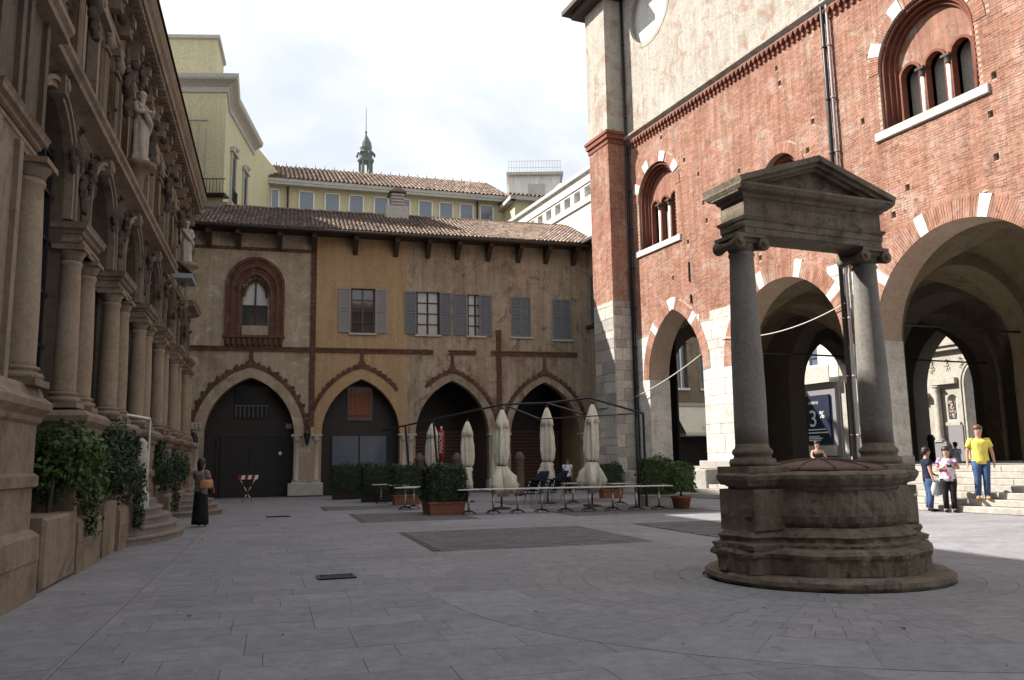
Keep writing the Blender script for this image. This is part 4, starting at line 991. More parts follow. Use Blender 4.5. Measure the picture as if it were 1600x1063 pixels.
t.lathe([(1.48, 0), (1.50, .04), (1.49, .09), (1.44, .12), (.6, .14)], (0, 0, 0), 96, wob=lambda a, z: 1+.008*sin(5*a+ph[0])+.005*sin(17*a+ph[1]+z*30)+.004*sin(41*a), smooth=False); t.build('round_step', MT['well'], well)
tier([(0, .13), (.01, .3), (.03, .33), (.045, .37), (.02, .41), (-.1, .43)], 1.22, .36, 'lower_tier', seed=2)
tier([(.1, .41), (.11, .47), (.06, .5), (.06, .53), (.09, .56), (.05, .6), (.0, .63), (-.02, .66)], 1.0, .28, 'base_moulding', seed=3, wob=.012)
tier([(-.02, .65), (.035, .72), (.06, .8), (.055, .9), (.0, 1.02), (-.03, 1.1)], 0.94, .24, 'drum', seed=4, wob=.010)
# pedestals stand square in front of the drum
for s in (-1.06, 1.06):
    t = MB(); t.bbox(s-.28, s+.28, -.34, .34, .62, 1.12, .02); t.build('pedestal', MT['well'], well)
tier([(-.02, 1.08), (.02, 1.11), (.02, 1.14), (.07, 1.17), (.08, 1.19), (.12, 1.24), (.13, 1.29), (.09, 1.32), (-.2, 1.335)], 0.92, .23, 'cornice', seed=5, wob=.009)
for s in (-1.06, 1.06):
    t = MB(); t.bbox(s-.315, s+.315, -.315, .315, 1.31, 1.40, .015); t.build('plinth', MT['well'], well)
    t = MB(); R0, R1 = .205, .152
    t.lathe([(R0*1.38, 1.40), (R0*1.42, 1.44), (R0*1.36, 1.49), (R0*1.15, 1.5), (R0*1.12, 1.53), (R0*1.24, 1.56), (R0*1.2, 1.6), (R0*1.04, 1.63), (R0, 1.68)], (s, 0, 0), 32); o = t.build('column_base', MT['well'], well)
    t = MB(); t.lathe([(R0, 1.68)]+[(R0+(R1-R0)*(max(0, f-.25)/.75)**1.2, 1.68+2.45*f) for f in (.1, .2, .3, .45, .6, .75, .9, .98)]+[(R1*1.1, 4.1), (R1*1.1, 4.13), (R1, 4.14), (R1, 4.2)], (s, 0, 0), 32, wob=lambda a, z: 1+.012*sin(3*a+z*4)+.006*sin(11*a+z*13)); o = t.build('column', MT['wellcol'], well)
    c = MB(); c.lathe([(R1, 4.15), (R1*1.12, 4.19), (R1*1.3, 4.26)], (s, 0, 0), 24)
    c.box(s-.235, s+.235, -.235, .235, 4.31, 4.36)
    for sx in (-1, 1):        # ionic scrolls on the front and rear
        T = Matrix.Translation((s+sx*.19, 0, 4.235)) @ Matrix.Rotation(pi/2, 4, 'X')
        c.lathe([(.02, -.235), (.085, -.235), (.088, -.2), (.05, -.06), (.05, .06), (.088, .2), (.085, .235), (.02, .235)], (0, 0, 0), 18, T=T)
        for sy in (-1, 1): c.lathe([(.03, 0), (.035, .02), (0, .022)], (0, 0, 0), 10, T=Matrix.Translation((s+sx*.19, sy*.236, 4.235)) @ Matrix.Rotation(-sy*pi/2 if sy > 0 else pi/2, 4, 'X'))
    c.box(s-.19, s+.19, -.2, .2, 4.25, 4.315); c.build('ionic_capital', MT['well'], o)
def rbox(mb, hx, hy, prof):
    vs = []; n = len(prof)
    for e, z in prof: vs += [(-hx-e, -hy-e, z), (hx+e, -hy-e, z), (hx+e, hy+e, z), (-hx-e, hy+e, z)]
    fs = [(4*k+i, 4*k+(i+1) % 4, 4*k+4+(i+1) % 4, 4*k+4+i) for k in range(n-1) for i in range(4)]+[(3, 2, 1, 0), (4*n-4, 4*n-3, 4*n-2, 4*n-1)]; mb.add(vs, fs)
t = MB(); rbox(t, 1.17, .24, [(0, 4.36), (0, 4.44), (.012, 4.445), (.012, 4.53), (.03, 4.54), (.05, 4.58), (.0, 4.60), (0, 4.605)]); t.build('architrave', MT['well'], well)
t = MB(); rbox(t, 1.17, .24, [(-.002, 4.60), (-.002, 4.83)]); fz = t.build('frieze', MT['well'], well)
t = MB(); rbox(t, 1.17, .24, [(.0, 4.825), (.03, 4.84), (.04, 4.88), (.1, 4.9), (.12, 4.915), (.15, 4.96), (.15, 4.99), (.1, 5.0)]); t.build('cornice_moulding', MT['well'], well)
t = MB(); hx, hy, z0, zp = 1.27, .38, 4.985, 5.40
t.prism([(-1.15, 4.99), (1.15, 4.99), (0, 5.36)], -.2, .2)
t.build('tympanum', MT['well'], well)
t = MB()
for s in (-1, 1):
    for yy0, yy1, tt0, tt1 in ((-.40, .40, .0, .075), (-.35, .35, -.055, .0), (-.29, .29, -.1, -.055)):
        d = Vector((hx, zp-z0)).normalized(); nn = Vector((-d.y, d.x))
        P = [Vector((-hx-.04, z0-.0)), Vector((0, zp+.015))]; q = [P[0]+nn*tt0, P[1]+Vector((0, tt0*1.05)), P[1]+Vector((0, tt1*1.05)), P[0]+nn*tt1]
        t.prism([(s*-p.x, p.y) if s > 0 else (p.x, p.y) for p in q], yy0, yy1)
t.build('raking_cornice', MT['well'], well)
# inscription (worn capitals)
MI = stone('inscription_shadow', (.14, .11, .085), (.2, .16, .12), sc=3); MI2 = stone('inscription_trace', (.36, .25, .14), (.42, .3, .17), sc=3)
for s, sz, x, z, m in (('IO BAPTISTA CONFALONERIVS', .085, .08, 4.735, MI), ('ET . . VS . . . D D', .075, .1, 4.64, MI), ('M D C . . .', .07, .0, 4.465, MI)):
    text(s, sz, fz, m, Matrix.Translation((x, -.2405 if z > 4.6 else -.2545, z)) @ FX, ext=.0015)
# lid
t = MB(); n = 40; rr = random.Random(3)
t.lathe([(.82, 1.325), (.83, 1.35), (.77, 1.385), (.6, 1.42), (.35, 1.455), (.1, 1.47), (0, 1.472)], (0, 0, 0), n, wob=lambda a, z: 1+.01*sin(9*a+z*40), smooth=True); lid = t.build('iron_lid', MT['rust'], well)
for i in range(12):
    a = 2*pi*i/12; t = MB(); t.tube([(.84*cos(a), .84*sin(a), 1.365), (.6*cos(a), .6*sin(a), 1.428), (.3*cos(a), .3*sin(a), 1.468), (.05*cos(a), .05*sin(a), 1.48)], .011, 5); t.build('lid_rib', MT['rust'], lid)
t = MB(); t.lathe([(.13, .1), (.12, .36), (.15, .38), (.15, .42), (.0, .43)], (1.36, .30, 0), 12); t.build('stone_stub', MT['well'], well)
t = MB(); t.ell((.62, -.93, 1.02), (.02, .01, .02)); t.build('button_stud', MT['white'], well)
# ================================================================== BUILDINGS BEYOND
def poly_building(name, label, foot, z1, mat, roofmat, extra=None):
    b = thing(name, label, 'building'); t = MB(); n = len(foot)
    t.add([(x, y, 0) for x, y in foot]+[(x, y, z1) for x, y in foot], [(i, (i+1) % n, (i+1) % n+n, i+n) for i in range(n)]+[tuple(range(n, 2*n))]); t.build('wall', MT[mat], b); return b
def cornice_run(parent, pts, z0, prof, mat, name='cornice'):
    """sweep (e,z) profile along an open line of ground points, e to the right of travel"""
    P = [Vector((x, y)) for x, y in pts]; vs = []; m = len(prof)
    for i, p in enumerate(P):
        ds = []
        if i > 0: ds.append((P[i]-P[i-1]).normalized())
        if i < len(P)-1: ds.append((P[i+1]-P[i]).normalized())
        nn = sum((Vector((d.y, -d.x)) for d in ds), Vector((0, 0))).normalized(); sc = 1/max(.35, nn.dot(Vector((ds[0].y, -ds[0].x))))
        for e, z in prof: vs.append((p.x+nn.x*e*sc, p.y+nn.y*e*sc, z0+z))
    fs = [(i*m+k, (i+1)*m+k, (i+1)*m+(k+1) % m, i*m+(k+1) % m) for i in range(len(P)-1) for k in range(m)]+[tuple(range(m)), tuple(reversed([(len(P)-1)*m+k for k in range(m)]))]
    t = MB(); t.add(vs, fs); return t.build(name, MT[mat], parent)
yc = poly_building('corner_palace', 'tall pale yellow corner palace with deep cornice rising behind the dark palace', [(-38, 45.5), (-16.7, 46.7), (-17.5, 49.4), (-18.25, 56.8), (-18.25, 84), (-38, 84)], 24.4, 'yellow', 'palegrey')
line = [(-38, 45.5), (-16.7, 46.7), (-17.5, 49.4), (-18.25, 56.8)]
cornice_run(yc, line, 23.4, [(0, 0), (.1, .05), (.12, .35), (.3, .5), (.6, .65), (.65, .75), (.68, .95), (0, 1.02)], 'palegrey')
cornice_run(yc, line, 16.3, [(0, 0), (.2, .1), (.3, .35), (0, .45)], 'palegrey', 'string_course')
t = MB(); t.add([(x, y, z) for z in (24.4, 27.4) for x, y in ((-38, 46.5), (-17.7, 47.6), (-18.5, 51), (-38, 51))], [(0, 1, 5, 4), (1, 2, 6, 5), (2, 3, 7, 6), (4, 5, 6, 7)]); t.build('attic', MT['yellow'], yc)
cornice_run(yc, [(-38, 46.5), (-17.7, 47.6), (-18.5, 51)], 27.3, [(0, 0), (.15, .05), (.15, .25), (0, .25)], 'palegrey', 'attic_coping')
t = MB(); t.box(-28, -18.9, 52.0, 56.8, 24.4, 26.0); t.build('rear_attic', MT['yellow'], yc)
fa = Vector((-17.5, 49.4, 0)); fd = Vector((-.75, 7.4, 0)).normalized(); MY = mat4(fd, Vector((-fd.y, fd.x, 0)), fa)
for x in (1.5, 4.9):
    t = MB(); t.box(x-.5, x+.5, -.02, .05, 18.2, 21.0, T=MY); o = t.build('window', MT['darkbrown'], yc)
    t = MB()
    t.box(x-.66, x-.5, -.12, .02, 17.9, 21.2, T=MY); t.box(x+.5, x+.66, -.12, .02, 17.9, 21.2, T=MY); t.box(x-.8, x+.8, -.22, .02, 21.2, 21.45, T=MY); t.ell(tuple(MY @ Vector((x, -.08, 21.55))), (.35, .35, .22)); t.box(x-.75, x+.75, -.2, .02, 17.75, 17.9, T=MY)
    t.build('window_frame', MT['palegrey'], o)
    t = MB()
    for i in range(8): t.box(x-.5+.135*i, x-.47+.135*i, -.25, -.22, 17.9, 18.7, T=MY)
    t.box(x-.52, x+.52, -.26, -.21, 18.7, 18.75, T=MY); t.build('railing', MT['black'], o)
# ribbed panel and little balcony on the front
ff = Vector((-38, 45.5, 0)); f2 = Vector((21.3, 1.2, 0)).normalized(); MF = mat4(f2, Vector((-f2.y, f2.x, 0)), ff); t = MB()
for i in range(12): t.box(15.4+.44*i, 15.44+.44*i, -.04, 0, 17.6, 21.7-(.5 if i > 10 else 0), T=MF)
t.box(15.2, 20.3, -.05, 0, 21.7, 21.78, T=MF); tag(t.build('facade_ribs', MT['palegrey'], yc), kind='stuff')
t = MB(); t.box(19.0, 21.6, -.6, .3, 17.0, 17.1, T=MF); 
for i in range(14): t.box(19.0+.19*i, 19.03+.19*i, -.58, -.56, 17.1, 17.9, T=MF)
t.box(19.0, 21.6, -.6, -.55, 17.9, 17.95, T=MF); t.build('balcony', MT['black'], yc)
# long yellow office building
nY, dY = fr(72.8); MYL = mat4(dY, -nY, Vector((-22.0, 60.0, .5)))
yl = thing('long_yellow_building', 'long yellow building with a row of square windows and tiled roof behind the gothic house', 'building', MYL)
t = MB(); t.box(1.0, 22.5, 0, 12, 0, 22.3); t.build('wall', MT['yellow'], yl)
t = MB(); t.box(.6, 24, -.7, 0, 22.15, 22.4); t.box(.6, 24, -.75, -.55, 22.35, 22.6); t.build('eave', MT['palegrey'], yl)
for i, px in enumerate((4.0, 6.6, 8.55, 10.4, 12.35, 14.1, 15.9, 17.6, 19.3, 21.0)):
    t = MB(); t.box(px-.5, px+.5, -.02, .06, 20.0, 21.85); o = t.build('window', MT['glass_s'], yl)
    t = MB(); t.box(px-.6, px-.5, -.08, .05, 19.9, 21.95); t.box(px+.5, px+.6, -.08, .05, 19.9, 21.95); t.box(px-.6, px+.6, -.08, .05, 21.85, 21.95); t.box(px-.03, px+.03, -.05, .02, 20, 21.85) if i == 0 else None; t.build('window_frame', MT['white'], o)
for x in (5.2, 20.2): t = MB(); t.lathe([(.07, 0), (.07, 22.2)], (x, -.12, 0), 8); t.build('drain_pipe', MT['wood'], yl)
t = MB(); t.add([(3.2, -.75, 22.6), (22.6, -.75, 22.6), (22.6, 6, 25.9), (3.2, 6, 25.9), (3.2, 12, 22.6), (22.6, 12, 22.6)], [(0, 1, 2, 3), (3, 2, 5, 4), (0, 3, 4), (1, 5, 2)]); t.build('roof', MT['wood'], yl)
tiles(yl, 3.2, 22.6, -.75, 22.6, 6, 25.9, pitch=.34, tl=.55)
t = MB()
for i in range(24): t.lathe([(.04, 25.9), (.02, 26.25)], (3.6+.8*i, 6, 0), 5)
tag(t.build('ridge_pins', MT['wood'], yl), kind='stuff')
t = MB(); t.box(-.6, 4.4, 1.5, 9, 0, 22.2); t.build('side_block', MT['yellow'], yl)
tiles(yl, -.8, 3.1, .9, 22.4, 5, 23.6, pitch=.34, tl=.55)
t = MB(); t.box(22.5, 27, -3.0, 9, 0, 21.8); t.build('right_wing', MT['yellow'], yl)
t = MB(); t.box(22.1, 27, -3.5, -3.0, 21.5, 21.8); t.box(22.0, 22.5, -3.5, 5, 21.5, 21.8); t.build('eave', MT['palegrey'], yl)
t = MB(); t.add([(22.0, -3.5, 21.8), (27.5, -3.5, 21.8), (27.5, 3, 23.4), (24, 3, 23.4), (22, 6, 22.5)], [(0, 1, 2, 3), (0, 3, 4)]); t.build('wing_roof', MT['wood'], yl)
tiles(yl, 22.0, 27.4, -3.5, 21.85, 3, 23.45, pitch=.34, tl=.55, x0t=24)
t = MB(); t.lathe([(.07, 0), (.07, 21.6)], (24.8, -3.1, 0), 8); t.build('drain_pipe', MT['wood'], yl)
# roof tower with railing
rtw = thing('rooftop_block', 'pale rooftop block with a thin railing and round dish on the skyline', 'building')
t = MB(); t.box(.0, 5.2, 82, 88, 0, 30.5); t.box(-3.8, 0, 84, 90, 0, 28.6); t.build('wall', MT['whitewall'], rtw)
t = MB(); t.box(-.3, 5.5, 81.6, 88.3, 30.5, 30.8); t.build('coping', MT['palegrey'], rtw)
t = MB(); t.box(1.9, 3.6, 81.95, 82.0, 26.5, 29.6); t.build('wall_panel', MT['palegrey'], rtw)
t = MB()
for i in range(20): t.box(-.1+.28*i, -.06+.28*i, 81.8, 81.84, 30.8, 32.0)
for z in (31.3, 32.0): t.box(-.1, 5.3, 81.8, 81.84, z, z+.04)
t.build('railing', MT['steel'], rtw)
t = MB(); t.ell((5.4, 79, 27.6), (1.1, .6, 1.1)); t.build('dish', MT['palegrey'], rtw)
# white side building
ws = thing('white_side_building', 'white plastered building with a slatted parapet running away behind the house', 'building', Matrix.Translation(nR*2.3) @ MR)
t = MB(); hl = [[(-18.6+1.38*i, 17.75), (-18.6+1.38*i, 18.45), (-17.75+1.38*i, 18.45), (-17.75+1.38*i, 17.75)] for i in range(10)]
hl += [[(x, 14.6), (x, 16.3), (x+.7, 16.3), (x+.7, 14.6)] for x in (-17.2, -15.6, -14.0)]
t.plate([(-19.5, 0), (-5.0, 0), (-5.0, 19.4), (-19.5, 19.4)], hl, 0, .6); t.box(-5.6, -5.0, .6, 3.4, 0, 19.4); t.build('wall', MT['whitewall'], ws)
t = MB(); t.box(-19.5, -5.0, -.12, 0, 17.3, 17.5); t.box(-19.5, -5.0, -.2, .3, 19.3, 19.5); t.box(-19.5, -5.0, -.08, 0, 18.6, 18.75); t.build('moulding', MT['whitewall'], ws)
t = MB(); t.box(-19.5, -5.7, .62, .66, 14, 18.6); t.build('window_dark', MT['dark'], ws)
# copper spire
sp = thing('copper_spire', 'small green copper lantern spire with tall mast on the skyline', 'spire', Matrix.Translation((-16.2, 90, .8)))
t = MB(); t.box(-.9, .9, -.9, .9, 26, 32.8); t.build('base', MT['palegrey'], sp)
for i in range(6): a = 2*pi*i/6+.26; t = MB(); t.box(-.12, .12, -.12, .12, 32.7, 34.6, T=Matrix.Translation((.66*cos(a), .66*sin(a), 0)) @ Matrix.Rotation(a, 4, 'Z')); t.build('post', MT['copper'], sp)
t = MB(); t.lathe([(.8, 34.4), (.95, 34.55), (.95, 34.7), (.7, 34.8), (.75, 35.3), (.95, 35.45), (.9, 35.6), (.62, 35.7), (.7, 36.1), (.6, 36.7), (.3, 37.3), (.12, 37.6), (.1, 37.9), (.16, 38.0), (.05, 38.15), (.03, 40.6), (0, 41.2)], (0, 0, 0), 12, smooth=False); t.build('cap', MT['copper'], sp)
for i in range(6): a = 2*pi*i/6; t = MB(); t.ell((.98*cos(a), .98*sin(a), 35.2), (.14, .14, .25)); t.build('volute', MT['copper'], sp)
# ornate palace seen through the big arch  (faces the brick palace's rear)
orn = thing('ornate_stone_palace', 'sunlit ornate stone palace seen through the great arch, with column, niche statue and archivolt', 'building', Matrix.Translation(nR*28) @ MR)
t = MB(); t.plate([(-12, 0)]+arch(.35, 1.35, 6.2, 7.75, 12, 0)+[(6, 0), (6, 16), (-12, 16)], [list(reversed(arch(-2.05, .38, 5.2, 5.6, 8, 3.9)))], 0, .8); t.build('wall', MT['ornate'], orn)
t = MB(); p = arch(.35, 1.35, 6.2, 7.75, 14, 1.2)
for a_, b_, y0 in ((0, .12, -.1), (.12, .22, -.04), (.22, .32, -.12)):
    i_, o_ = offs(p, a_), offs(p, b_)
    for i in range(len(p)-1): t.prism([i_[i], i_[i+1], o_[i+1], o_[i]], y0, .05)
t.build('archivolt', MT['ornate'], orn)
column(-3.0, -.25, 2.6, 6.0, .23, .19, mat='ornate', parent=orn, capmat='ornate'); column(-4.4, -.25, 2.2, 5.2, .2, .17, mat='ornate', parent=orn, capmat='ornate')
t = MB(); t.box(-3.5, -1.5, -.35, 0, 6.3, 6.7); t.box(-5.2, -3.8, -.5, 0, 5.5, 5.8); t.box(-2.6, -1.5, -.15, 0, 3.5, 3.7); t.build('impost', MT['ornate'], orn)
t = MB(); t.box(-3.6, -2.4, -.5, 0, 0, 2.4); t.box(-2.4, -1.3, -.2, 0, 0, 3.5); t.build('pedestal', MT['greycloth'], orn)
t = MB(); relief(t, -2.05, 4.75, .75, 1, 3); t.ell((-2.05, .1, 4.3), (.2, .1, .35)); t.build('niche_figure', MT['statue'], orn, None)
for c_, s_ in ((-2.2, 1), (-1.1, -1), (-3.4, 1)):
    t = MB(); relief(t, c_, 7.7, .7, s_, int(c_*9)); t.build('carved_relief', MT['ornate'], orn)
t = MB(); t.box(-5.0, 6, -.35, 0, 8.6, 8.9); t.box(-5.0, 6, -.5, 0, 8.9, 9.05); t.build('string_cornice', MT['ornate'], orn)
t = MB(); t.box(-5.5, -4.9, -.1, .0, 2.2, 4.4); t.build('window', MT['glass_s'], orn)
# bank building with billboard
bk = thing('billboard_building', 'white building with balcony and dark bank billboard seen through the middle arch', 'building', Matrix.Translation(nR*28) @ MR)
t = MB(); t.plate([(-40, 0), (-12.1, 0), (-12.1, 18), (-40, 18)], [[(-15.2, 9.0), (-15.2, 11.8), (-14.2, 11.8), (-14.2, 9.0)]], 0, .5); t.build('wall', MT['whitewall'], bk)
t = MB(); t.box(-15.2, -14.2, .2, .25, 9, 11.8); t.box(-15.2, -14.2, .1, .2, 9.6, 9.7); t.build('window', MT['glass_s'], bk)
t = MB(); t.box(-17, -12.2, -.9, 0, 7.4, 7.6); t.box(-17, -12.2, -.9, -.8, 7.6, 8.7); t.build('balcony', MT['palegrey'], bk)
t = MB(); t.box(-17, -12.2, -.4, 0, 1.5, 7.0); t.build('shop_front', MT['greycloth'], bk)
t = MB(); t.box(-15.3, -12.7, -.6, -.42, 2.55, 6.45); bb = t.build('billboard', MT['navy'], bk)
for s_, sz, x, z in (('3', 1.9, -14.5, 3.95), ('%', .8, -13.5, 4.6), ('APERTO', .3, -14.4, 5.75)): text(s_, sz, bb, MT['white'], Matrix.Translation((x, -.62, z)) @ FX, ext=.01)
for z, l in ((3.65, 1.9), (3.4, 2.1), (3.1, 1.2), (2.95, 1.5), (2.8, 1.3)): t = MB(); t.box(-15.1, -15.1+l, -.62, -.6, z, z+.09); t.build('print_line', MT['white'], bb)
t = MB(); t.box(-17, -12.3, -.8, 0, 1.6, 2.4); t.build('sign_band', MT['palegrey'], bk)
# unseen palace added behind the viewer to block part of the sky light
cp = thing('sky_blocking_palace', 'brown stone palace closing the square opposite the gothic house', 'building', Matrix.Translation((2, -13, 0)) @ Matrix.Rotation(pi+radians(10), 4, 'Z'))
t = MB(); hl = [[(x, z), (x, z+2.4), (x+1.3, z+2.4), (x+1.3, z)] for z in (6.5, 11, 15.5) for x in [-19+3.2*i for i in range(13)]]
t.plate([(-21, 0), (24, 0), (24, 20), (-21, 20)], hl, 0, .4); t.box(-21, 24, .45, 9, 0, 20); t.box(-21.3, 24.3, -.8, 9.2, 20, 20.6); t.box(-21, 24, -.25, 0, 5.2, 5.5); t.build('wall', MT['lstone'], cp)
for z in (6.5, 11, 15.5):
    for i in range(13): t = MB(); x = -19+3.2*i; t.box(x, x+1.3, .3, .34, z, z+2.4); t.build('window', MT['glass'], cp)
# awning building (seen through first arch)
ab = thing('awning_building', 'brown shaded building with a pale shop awning seen through the narrow arch', 'building', mat4(nR, dR, dR*60))
hl = [[(x, 7.6), (x, 11.6), (x+1.1, 11.6), (x+1.1, 7.6)] for x in (39.2, 41.6, 44, 46.4)]+[[(40.6, 0.0), (40.6, 3.4), (48, 3.4), (48, 0.0)]]
t = MB(); t.plate([(20, -.1), (49.9, -.1), (49.9, 17), (20, 17)], hl, 0, .5); t.build('wall', MT['lstone'], ab)
for x in (39.2, 41.6, 44, 46.4):
    t = MB(); t.box(x, x+1.1, .3, .35, 7.6, 11.6); o = t.build('window', MT['glass_s'], ab); t = MB(); t.box(x+.48, x+.62, .2, .3, 7.6, 11.6); t.box(x-.1, x+1.2, -.15, .1, 7.4, 7.6); t.build('window_frame', MT['white'], o)
t = MB(); t.box(40.6, 48, .3, .4, -.1, 3.4); t.build('shop_door', MT['dark'], ab)
t = MB(); t.box(40.4, 48, -.2, .02, 3.4, 3.7); t.box(40.3, 48, -.15, 0, 6.0, 6.3); t.build('fascia', MT['palegrey'], ab)
t = MB(); t.add([(40.9, -.05, 6.0), (48, -.05, 6.0), (48, -1.9, 3.7), (40.9, -1.9, 3.7), (48, -1.9, 3.45), (40.9, -1.9, 3.45)], [(0, 1, 2, 3), (3, 2, 4, 5)]); aw = t.build('awning', MT['canvas'], ab)
t = MB(); t.tube([(42.6+.11*i, -1.9+.02, 3.98+.16*sin(i*1.3)+.08*sin(i*.7)) for i in range(18)], .025, 5); t.build('script_lettering', MT['black'], aw)
# ================================================================== FIGURES
def skin(name, V, Ed, R, mat, parent, sub=1, M=None):
    me = bpy.data.meshes.new(name); me.from_pydata([Vector(v) for v in V], Ed, []); me.materials.append(mat)
    o = bpy.data.objects.new(name, me); COL.objects.link(o); o.parent = parent
    m = o.modifiers.new('skin', 'SKIN'); m.use_smooth_shade = True
    if not me.skin_vertices: 
        bpy.context.view_layer.objects.active = o
    sv_ = me.skin_vertices[0].data
    for i, r in enumerate(R): sv_[i].radius = (r, r) if not isinstance(r, tuple) else r; sv_[i].use_root = (i == 0)
    s = o.modifiers.new('sub', 'SUBSURF'); s.levels = sub; s.render_levels = sub
    return o
J0 = dict(hem=(0, 0, .492), pel=(0, 0, .525), spi=(0, .005, .61), che=(0, .005, .72), nb=(0, .01, .81), nk=(0, .0, .85), h0=(0, -.012, .892), h1=(0, -.008, .94), h2=(0, 0, .975),
          shr=(.1, .01, .795), elr=(.125, .02, .63), wrr=(.125, -.02, .49), har=(.125, -.035, .445), shl=(-.1, .01, .795), ell=(-.125, .02, .63), wrl=(-.125, -.02, .49), hal=(-.125, -.035, .445),
          hir=(.05, 0, .5), knr=(.055, -.012, .28), anr=(.055, .012, .05), tor=(.06, -.085, .018), hil=(-.05, 0, .5), knl=(-.055, -.012, .28), anl=(-.055, .012, .05), tol=(-.06, -.085, .018))
R0_ = dict(hem=(.088, .066), pel=(.078, .06), spi=(.075, .055), che=(.09, .06), nb=.045, nk=.036, h0=.048, h1=.056, h2=.04, sh=.036, el=.025, wr=.017, ha=(.02, .012), hi=.058, kn=.037, an=.022, to=(.022, .014))
def person(name, label, M, h=1.7, pose={}, skinm='skin', hair='hair', top=None, topmat='blackcloth', sleeves=.5, legs='denim', skirt=False, longhair=False, group=None, cat='person', fat=1.0, shoes='blackcloth', robe=None, arms=True):
    root = thing(name, label, cat, M, group); J = dict(J0); J.update(pose); J = {k: Vector(v)*h for k, v in J.items()}
    V, E_, R = [], [], []; idx = {}
    def rad(k):
        q = R0_.get(k, R0_.get(k[:2])); q = q if isinstance(q, tuple) else (q, q); f = fat if k[:2] in ('he', 'pe', 'sp', 'ch', 'hi') else 1; return (q[0]*h*f, q[1]*h*f)
    def addv(k): idx[k] = len(V); V.append(J[k]); R.append(rad(k))
    for k in ('pel', 'spi', 'che', 'nb', 'nk', 'h0', 'h1', 'h2'): addv(k)
    ch = ['pel', 'spi', 'che', 'nb', 'nk', 'h0', 'h1', 'h2']; E_ += [(idx[a], idx[b]) for a, b in zip(ch, ch[1:])]
    for s in 'rl':
        for k in ('sh', 'el', 'wr', 'ha', 'hi', 'kn', 'an', 'to'): addv(k+s)
        E_ += [(idx['che'], idx['sh'+s]), (idx['sh'+s], idx['el'+s]), (idx['el'+s], idx['wr'+s]), (idx['wr'+s], idx['ha'+s]), (idx['pel'], idx['hi'+s]), (idx['hi'+s], idx['kn'+s]), (idx['kn'+s], idx['an'+s]), (idx['an'+s], idx['to'+s])]
        d = (J['ha'+s]-J['wr'+s]).normalized(); side = d.cross(Vector((1, 0, 0))).normalized() if abs(d.x) < .8 else Vector((0, 1, 0)); nn = d.cross(side).normalized()
        for fi in range(5):
            off = (fi-1.5)*.0085*h; L_ = (.034, .042, .045, .04)[fi]*h if fi < 4 else .028*h
            base = J['ha'+s]+side*off*.6+d*.006*h if fi < 4 else J['ha'+s]-d*.006*h+side*.014*h
            tip = base+d*L_*.8+nn*L_*.3 if fi < 4 else base+(d*.6+side*.8).normalized()*L_
            i0 = len(V); V.append(base+(tip-base)*.5); V.append(tip); R += [(.0052*h, .0052*h), (.0042*h, .0042*h)]; E_ += [(idx['ha'+s], i0), (i0, i0+1)]
    body = skin('body', V, E_, R, MT[skinm], root)
    # face and hair
    hc = J['h1']; hd = (J['h0']-J['nk']); fwd = Vector((0, -1, 0)) if 'fwd' not in pose else Vector(pose['fwd']).normalized()
    t = MB(); c = hc+Vector((0, 0, .006*h))-fwd*.012*h
    t.ell(c+Vector((0, 0, .014*h)), (.062*h, .064*h, .054*h), seg=14, rg=9); t.ell(c-fwd*.02*h-Vector((0, 0, .012*h)), (.061*h, .05*h, .052*h), seg=12, rg=8)
    if longhair: t.ell(c-fwd*.03*h-Vector((0, 0, .05*h)), (.055*h, .035*h, .085*h), seg=12, rg=8)
    t.build('hair', MT[hair], root)
    side = fwd.cross(Vector((0, 0, 1)))
    t = MB(); t.ell(hc+fwd*.052*h-Vector((0, 0, .012*h)), (.009*h, .012*h, .014*h), seg=6, rg=4); o = t.build('nose', MT[skinm], body)
    for s in (-1, 1): t = MB(); t.ell(hc+fwd*.045*h+side*s*.02*h+Vector((0, 0, .002*h)), (.012*h, .01*h, .007*h), seg=6, rg=4); t.build('eye', MT['hair'], body)
    t = MB(); t.ell(hc+fwd*.047*h-Vector((0, 0, .033*h)), (.013*h, .007*h, .0035*h), seg=6, rg=3); t.build('mouth', MT['lips'], body)
    def ring_torso(t, lo=-.05):
        pr = [(lo, .094), (0, .095), (.05, .088), (.1, .086), (.16, .092), (.21, .1), (.245, .106), (.268, .092), (.285, .06), (.3, .035)]
        if top == 'tank': pr = pr[:6]
        p0, p1 = J['pel'], J['nb']; vs = []; n = 18
        for dz, r in pr:
            q = p0.lerp(p1, max(0, dz)/.285) if dz > 0 else p0+Vector((0, 0, dz*h))
            for i in range(n):
                a = 2*pi*i/n; rr_ = (r+.012)*h*(fat if dz < .24 else 1+(fat-1)*.4); w_ = 1+.03*sin(5*a+dz*30); vs.append((q.x+rr_*w_*cos(a), q.y+rr_*w_*.7*sin(a), q.z))
        t.add(vs, [(k*n+i, k*n+(i+1) % n, (k+1)*n+(i+1) % n, (k+1)*n+i) for k in range(len(pr)-1) for i in range(n)]+[tuple((len(pr)-1)*n+i for i in range(n)), tuple(reversed(range(n)))], True)
